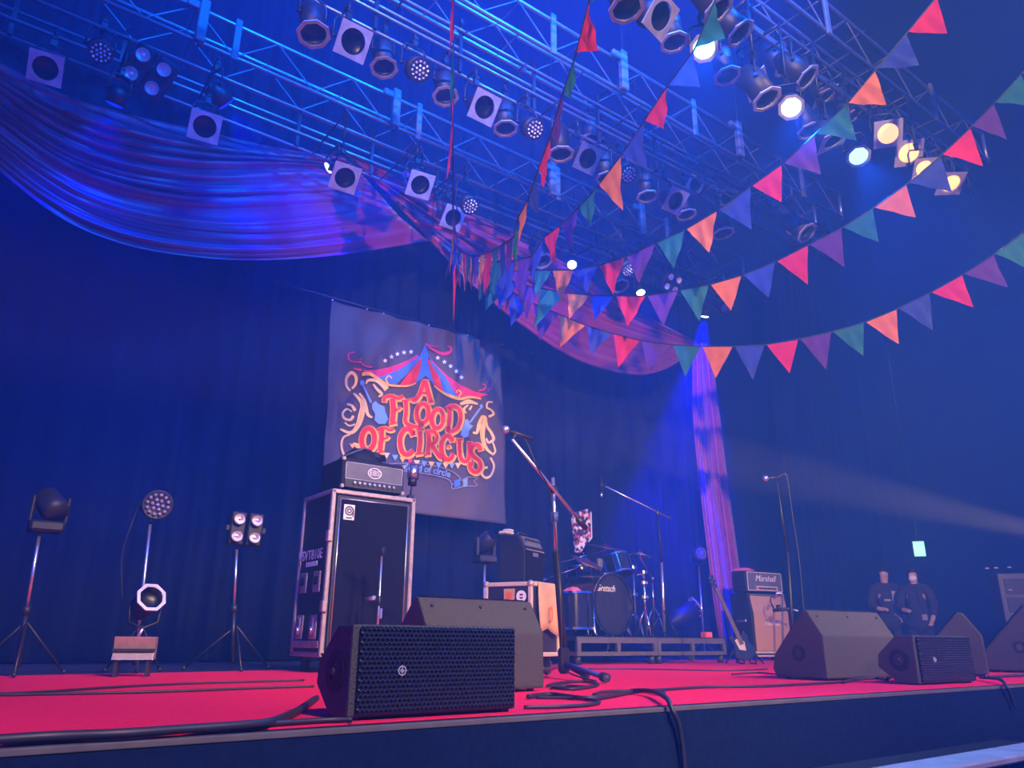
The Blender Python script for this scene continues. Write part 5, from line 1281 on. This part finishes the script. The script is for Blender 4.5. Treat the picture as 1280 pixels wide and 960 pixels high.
# ================================================================== people in the wing
def person(label, px, D, hgt, face, top, legs, mask=False, extra=None):
    q = PD(px, D); b = Vector((q.x, q.y, q.z-hgt)); 
    FLR = -.35; s_ = (q.z-FLR)/1.70
    t = thing('person', label, 'person', (q.x, q.y, FLR), face)
    def skin(nm, pts, edges, m, root=0):
        me = bpy.data.meshes.new(nm); me.from_pydata([tuple(c*s_ for c in p[:3]) for p in pts], edges, []); me.materials.append(m)
        o = link(nm, me, t); sk = o.modifiers.new('skin', 'SKIN'); 
        for v, p in zip(me.skin_vertices[0].data, pts): v.radius = (p[3]*s_, (p[4] if len(p) > 4 else p[3])*s_)
        me.skin_vertices[0].data[root].use_root = True
        ss = o.modifiers.new('smooth', 'SUBSURF'); ss.levels = 1; ss.render_levels = 2; sk.use_smooth_shade = True
        return o
    # faces local -Y
    body = [(0, 0, .93, .12, .09), (0, 0, 1.12, .135, .10), (0, .0, 1.30, .16, .11), (0, .01, 1.42, .12, .09), (0, .0, 1.48, .055, .055), (0, -.015, 1.55, .06, .065), (0, -.015, 1.62, .078, .092), (0, -.005, 1.69, .05, .06),
            (.19, 0, 1.40, .055), (.24, .0, 1.14, .045), (.20, -.12, .95, .035), (.17, -.16, .90, .03), (-.19, 0, 1.40, .055), (-.25, .0, 1.14, .045), (-.16, -.16, 1.08, .035), (-.10, -.20, 1.10, .03),
            (.09, 0, .86, .08), (.10, -.01, .48, .06), (.10, .02, .08, .045), (.11, -.13, .03, .035), (-.09, 0, .86, .08), (-.10, -.01, .48, .06), (-.10, .02, .08, .045), (-.11, -.13, .03, .035)]
    ed = [(0, 1), (1, 2), (2, 3), (3, 4), (4, 5), (5, 6), (6, 7), (3, 8), (8, 9), (9, 10), (10, 11), (3, 12), (12, 13), (13, 14), (14, 15), (0, 16), (16, 17), (17, 18), (18, 19), (0, 20), (20, 21), (21, 22), (22, 23)]
    # fingers
    for hi, sx in ((11, 1), (15, -1)):
        hx, hy, hz = body[hi][:3]
        for k in range(5):
            i0 = len(body); body.append((hx+.012*(k-2), hy-.035+(.02 if k == 4 else 0), hz-.03, .009)); body.append((hx+.014*(k-2), hy-.055+(.03 if k == 4 else 0), hz-.055+.008*abs(k-2), .008))
            ed += [(hi, i0), (i0, i0+1)]
    skin('body', body, ed, M['skin'])
    skin('shirt', [(0, 0, .84, .205, .165), (0, 0, 1.12, .16, .125), (0, 0, 1.30, .18, .13), (0, .01, 1.42, .135, .105), (.19, 0, 1.40, .09), (.24, 0, 1.14, .068), (-.19, 0, 1.40, .09), (-.25, 0, 1.14, .068), (.21, -.10, .98, .05), (-.18, -.13, 1.09, .05), (0, .005, 1.50, .085, .085), (.10, .0, 1.43, .115, .10), (-.10, .0, 1.43, .115, .10)],
         [(0, 1), (1, 2), (2, 3), (3, 11), (11, 4), (4, 5), (3, 12), (12, 6), (6, 7), (5, 8), (7, 9), (3, 10)], top)
    skin('trousers', [(0, 0, .94, .17, .135), (.09, 0, .84, .105), (.10, -.01, .48, .08), (.10, .02, .09, .065), (-.09, 0, .84, .105), (-.10, -.01, .48, .08), (-.10, .02, .09, .065)], [(0, 1), (1, 2), (2, 3), (0, 4), (4, 5), (5, 6)], legs)
    MB().sphere((0, -.005*s_, .90*s_), .205*s_, 10, (1, .86, .80)).build('jacket_hem', top, t)
    hd = MB().sphere((0, .02, 1.645), .098, 9, (.95, 1.08, 1.05)); hd.v = [(x*s_, y*s_, z*s_) for x, y, z in hd.v if True]
    hd.f = [f for f in hd.f if not all(hd.v[i][1] < -.035*s_ and hd.v[i][2] < 1.69*s_ for i in f) and not all(hd.v[i][2] < 1.58*s_ for i in f)]; hd.sm = [True]*len(hd.f)
    hd.build('hair', M['hair'], t)
    for sx in (-1, 1):
        MB().sphere((sx*.034*s_, -.098*s_, 1.63*s_), .011*s_, 5).build('eye', M['white'], t)
    if mask: MB().sphere((0, -.075*s_, 1.575*s_), .062*s_, 8, (1, .6, .8)).build('face_mask', M['white'], t)
    else: MB().sphere((0, -.112*s_, 1.60*s_), .016*s_, 6, (.8, 1, 1.4)).build('nose', M['skin'], t); MB().bbox((0, -.10*s_, 1.565*s_), (.045*s_, .01, .008), .002).build('mouth', M['pinkcl'], t)
    if extra == 'panel': MB().prism([(-.140*s_, 1.36*s_), (-.145*s_, .88*s_), (-.135*s_, .88*s_), (-.13*s_, 1.36*s_)], .04*s_, .14*s_).build('pale_panel', M['ring'], t); MB().bbox((-.04*s_, -.145*s_, 1.22*s_), (.10*s_, .01, .03), .002).build('chest_print', M['ring'], t)
    if extra == 'pass': MB().bbox((.10*s_, -.16*s_, .98*s_), (.07, .006, .085), .002).build('hanging_pass', M['a_ribbon'], t); MB().path([(.10*s_, -.16*s_, 1.02*s_), (.06*s_, -.15*s_, 1.25*s_), (.02*s_, -.11*s_, 1.44*s_)], .004, 4).build('lanyard', M['cable'], t)
    return t
fz = math.atan2(-.5, -.86)+PI/2
person('standing person in a dark top with a pale panel, left in the wing', (1103, 712), 14.0, 1.7, -.75, M['clothk'], M['clothk'], False, 'panel')
person('standing person in black with a white face mask and a pass, under the exit sign', (1140, 713), 13.6, 1.7, -1.25, M['clothk'], M['clothk'], True, 'pass')

# ================================================================== exit sign
c = PD((1149, 686), 16.5)
t = thing('exit_sign', 'glowing green emergency exit sign above the people in the wing', 'sign', c, -.9)
MB().bbox((0, .03, 0), (.22, .05, .30), .008).build('housing', M['greyp'], t); MB().bbox((0, 0, 0), (.19, .012, .27), .004).build('face', M['exitg'], t)
MB().tube((0, .03, .15), (0, .03, 10.5-c.z), .01, 6).build('hanging_rod', M['metalk'], t)
l = bpy.data.lights.new('exit_sign_light', 'POINT'); l.energy = 3; l.color = (.3, 1, .6); l.shadow_soft_size = .1
lo = bpy.data.objects.new('exit_sign_light', l); COL.objects.link(lo); lo.parent = t; lo.location = (0, -.15, 0)
# amplifier rack with small lights at the far right
c = PD((1258, 760), 13.0)
t = thing('equipment_rack', 'dim equipment rack with small indicator lights at the right edge', 'rack', (c.x+.1, c.y, -.35), -.95)
MB().bbox((.3, .3, .78), (.75, .6, 1.5), .01).build('cabinet', M['greyp'], t)
for i in range(5): MB().bbox((.3, -.005, .35+i*.25), (.62, .02, .2), .004).build('rack_unit', M['blackp'], t)
for px in ((1238, 709), (1250, 708), (1268, 707), (1269, 736)):
    q = PD(px, 12.85)-t.location; q = Matrix.Rotation(.95, 3, 'Z') @ q
    MB().bbox((q.x, -.02, q.z), (.05, .02, .02), .004).build('indicator', M['ring'], t)
# ================================================================== side lamp that throws the white beam
SIDE = PD((1440, 695), 10.5); AIM = PD((985, 594), 5.6)
t = thing('side_spotlight', 'side spotlight just beyond the right edge, throwing a pale beam', 'stage light', SIDE)
ad = (AIM-SIDE).normalized(); mt = ad.to_track_quat('Z', 'Y').to_matrix().to_4x4()
MB().lathe([(.001, -.40), (.09, -.40), (.10, -.3), (.10, .0), (.09, .0), (.085, -.1)], 20, mt).build('housing', M['can'], t)
MB().lathe([(.084, -.02), (.05, -.006), (.001, 0)], 20, mt).build('lens', mat('lit_side_lens', (1, .9, .8), .3, 0, 0, emit=(1, .85, .7), estr=4), t)
MB().tube((0, 0, -.1), (0, 0, -SIDE.z+.02), .02, 8).build('pole', M['metalk'], t)
MB().lathe([(.001, .03), (.22, .02), (.22, 0), (.001, 0)], 24, Matrix.Translation((0, 0, -SIDE.z+.006))).build('base', M['metalk'], t)
spot('side_spotlight_beam', SIDE+ad*.05, SIDE+ad*3, 42000, (1, .22, .04), 4.2, .7, .03)

# unseen blue spots added behind the drapes to streak the black curtain
for x, y in ((-.2, 8.0), (1.3, 8.0), (2.8, 8.0), (8.9, 8.05), (9.4, 8.05)): spot('added_curtain_streak_light', (x, y, 5.4), (x, 8.42, 1.5), 130, (.0, .0, 1), 70, .8, .03)
# ================================================================== cables on the carpet
def cable(label, pts, r=.007, z=.014):
    q = [G(p) for p in pts]; b = q[0].copy(); b.z = .006
    P = smooth_pts([Vector((v.x, v.y, .006+r)) for v in q], 6)
    m = MB().path([v-b for v in P], r, 6); o = m.build('floor_cable', M['cable']); o.location = b
    return tag(o, label, 'cable', 'cables lying on the stage')
cable('thin cable along the back of the carpet at left', [(-20, 872), (60, 868), (130, 863), (220, 858), (310, 855), (380, 853)], .006)
cable('thin cable merging with the back cable at left', [(-20, 873), (80, 871), (200, 868), (330, 863), (392, 861)], .006)
cable('thick cable running along the stage lip at lower left', [(-20, 937), (60, 931), (150, 927), (230, 921), (320, 914), (345, 909), (372, 896), (395, 879)], .012)
cable('cable just behind the lip cable at lower left', [(-20, 932), (80, 928), (180, 922), (300, 914), (400, 907), (440, 906)], .008)
cable('cable snaking from the front speaker to the right at centre', [(660, 876), (690, 873), (740, 878), (800, 868), (830, 872)], .010)
cable('looped cable on the carpet near the lip at centre', [(655, 889), (700, 888), (740, 885), (748, 881), (720, 877), (670, 876)], .007)
cable('long thin cable crossing the carpet right of centre', [(742, 872), (760, 868), (820, 866), (880, 862), (950, 861), (1010, 858), (1060, 855)], .007)
cable('coil of cable beside the centre microphone stand', [(684, 861), (700, 857), (730, 855), (748, 859), (735, 862), (705, 861), (690, 863), (715, 865), (740, 862)], .008)
cable('cable along the foot of the drum riser', [(735, 838), (790, 838), (840, 839), (910, 840), (960, 838)], .006)
cable('cable lying on the carpet behind the right monitor', [(915, 845), (945, 843), (972, 845)], .006)
cable('cable at the right end of the carpet', [(1236, 849), (1256, 848), (1290, 846)], .010)
cable('cable with connectors between the two right speakers', [(1055, 856), (1075, 852), (1095, 851), (1110, 853)], .010)
# lead falling over the lip
pts = [G((800, 868)), G((822, 875))]
e3 = PY((832, 880), FRONT+.02)
q = [Vector((G((790, 869)).x, G((790, 869)).y, .02)), Vector((G((815, 873)).x, G((815, 873)).y, .03)), Vector((PY((833, 880), FRONT).x, FRONT, .03)), Vector((PY((840, 887), FRONT-.06).x, FRONT-.06, -.005)), PY((848, 905), FRONT-.065), PY((853, 935), FRONT-.06), PY((856, 965), FRONT-.06)]
b = q[0].copy(); o = MB().path(smooth_pts([v-b for v in q]), .010, 6).build('hanging_cable', M['cable']); o.location = b; tag(o, 'black cable hanging over the stage lip at centre', 'cable', 'cables lying on the stage')
q = [Vector((G((1226, 851)).x, G((1226, 851)).y, .02)), Vector((PY((1250, 851), FRONT+.03).x, FRONT+.03, .03)), Vector((PY((1256, 856), FRONT-.06).x, FRONT-.065, .0)), PY((1262, 866), FRONT-.065), PY((1268, 884), FRONT-.06)]
b = q[0].copy(); o = MB().path(smooth_pts([v-b for v in q]), .010, 6).build('hanging_cable', M['cable']); o.location = b; tag(o, 'black cable hanging over the stage lip at the right', 'cable', 'cables lying on the stage')

# ================================================================== pit: barrier and low speaker
zb = -.10; a = G((1100, 958), zb); c = G((1280, 929), zb); yb = (a.y+c.y)/2
t = thing('crowd_barrier', 'grey metal crowd barrier top at the lower right corner', 'barrier', (1.9, yb, -1.32))
top_ = 1.32+zb
for k in range(4):
    MB().bbox((k*1.1+.55, -.055, top_-.012), (1.09, .13, .024), .006).build('top_plate', M['alu'] if False else mat('barrier_aluminium', (.34, .33, .37), .5, .4), t)
    MB().bbox((k*1.1+.55, -.01, top_*.5), (1.06, .02, top_-.06), .004).build('front_panel', M['greyp'], t)
    MB().bbox((k*1.1+.55, .012, top_-.045), (1.09, .03, .03), .005).build('top_rail', M['greyp'], t)
for k in range(5): MB().bbox((k*1.1, -.15, .5*top_), (.05, .05, top_-.05), .006, Matrix.Rotation(.0, 3, 'X')).build('brace_post', M['greyp'], t)
MB().box((2.2, -.3, .01), (4.4, .75, .02)).build('foot_plate', M['greyp'], t)
t = thing('pit_subwoofer', 'low black subwoofer with a perforated face in the pit under the stage lip', 'loudspeaker', (2.9, 1.62, -1.32))
sz = G((1190, 934), -.2); 
MB().bbox((.9, .2, .54), (1.9, .42, 1.06), .012).build('cabinet', M['black'], t); MB().bbox((.9, -.02, .54), (1.84, .02, .98), .004).build('grille', M['kfgrille'], t)

# ================================================================== haze
hz = MB().prism([(-4.5, -1.31), (FRONT-.045, -1.31), (FRONT-.045, .002), (12.95, .002), (12.95, 10.45), (-4.5, 10.45)], -7.8, 25.9).build('stage_haze', bpy.data.materials.new('thin_blue_tinted_haze'))
tag(hz, 'thin haze, blue-lit and tinted blue, filling the air over the stage', 'haze', None, 'stuff')
hm = hz.data.materials[0]; hm.use_nodes = True; nt = hm.node_tree
for n_ in list(nt.nodes):
    if n_.type != 'OUTPUT_MATERIAL': nt.nodes.remove(n_)
out = [n_ for n_ in nt.nodes if n_.type == 'OUTPUT_MATERIAL'][0]
v = nt.nodes.new('ShaderNodeVolumeScatter'); v.inputs['Color'].default_value = (.08, .26, 1, 1); v.inputs['Density'].default_value = .038; v.inputs['Anisotropy'].default_value = .15  # part of the blue light is put into the scatter colour
nt.links.new(v.outputs[0], out.inputs['Volume'])
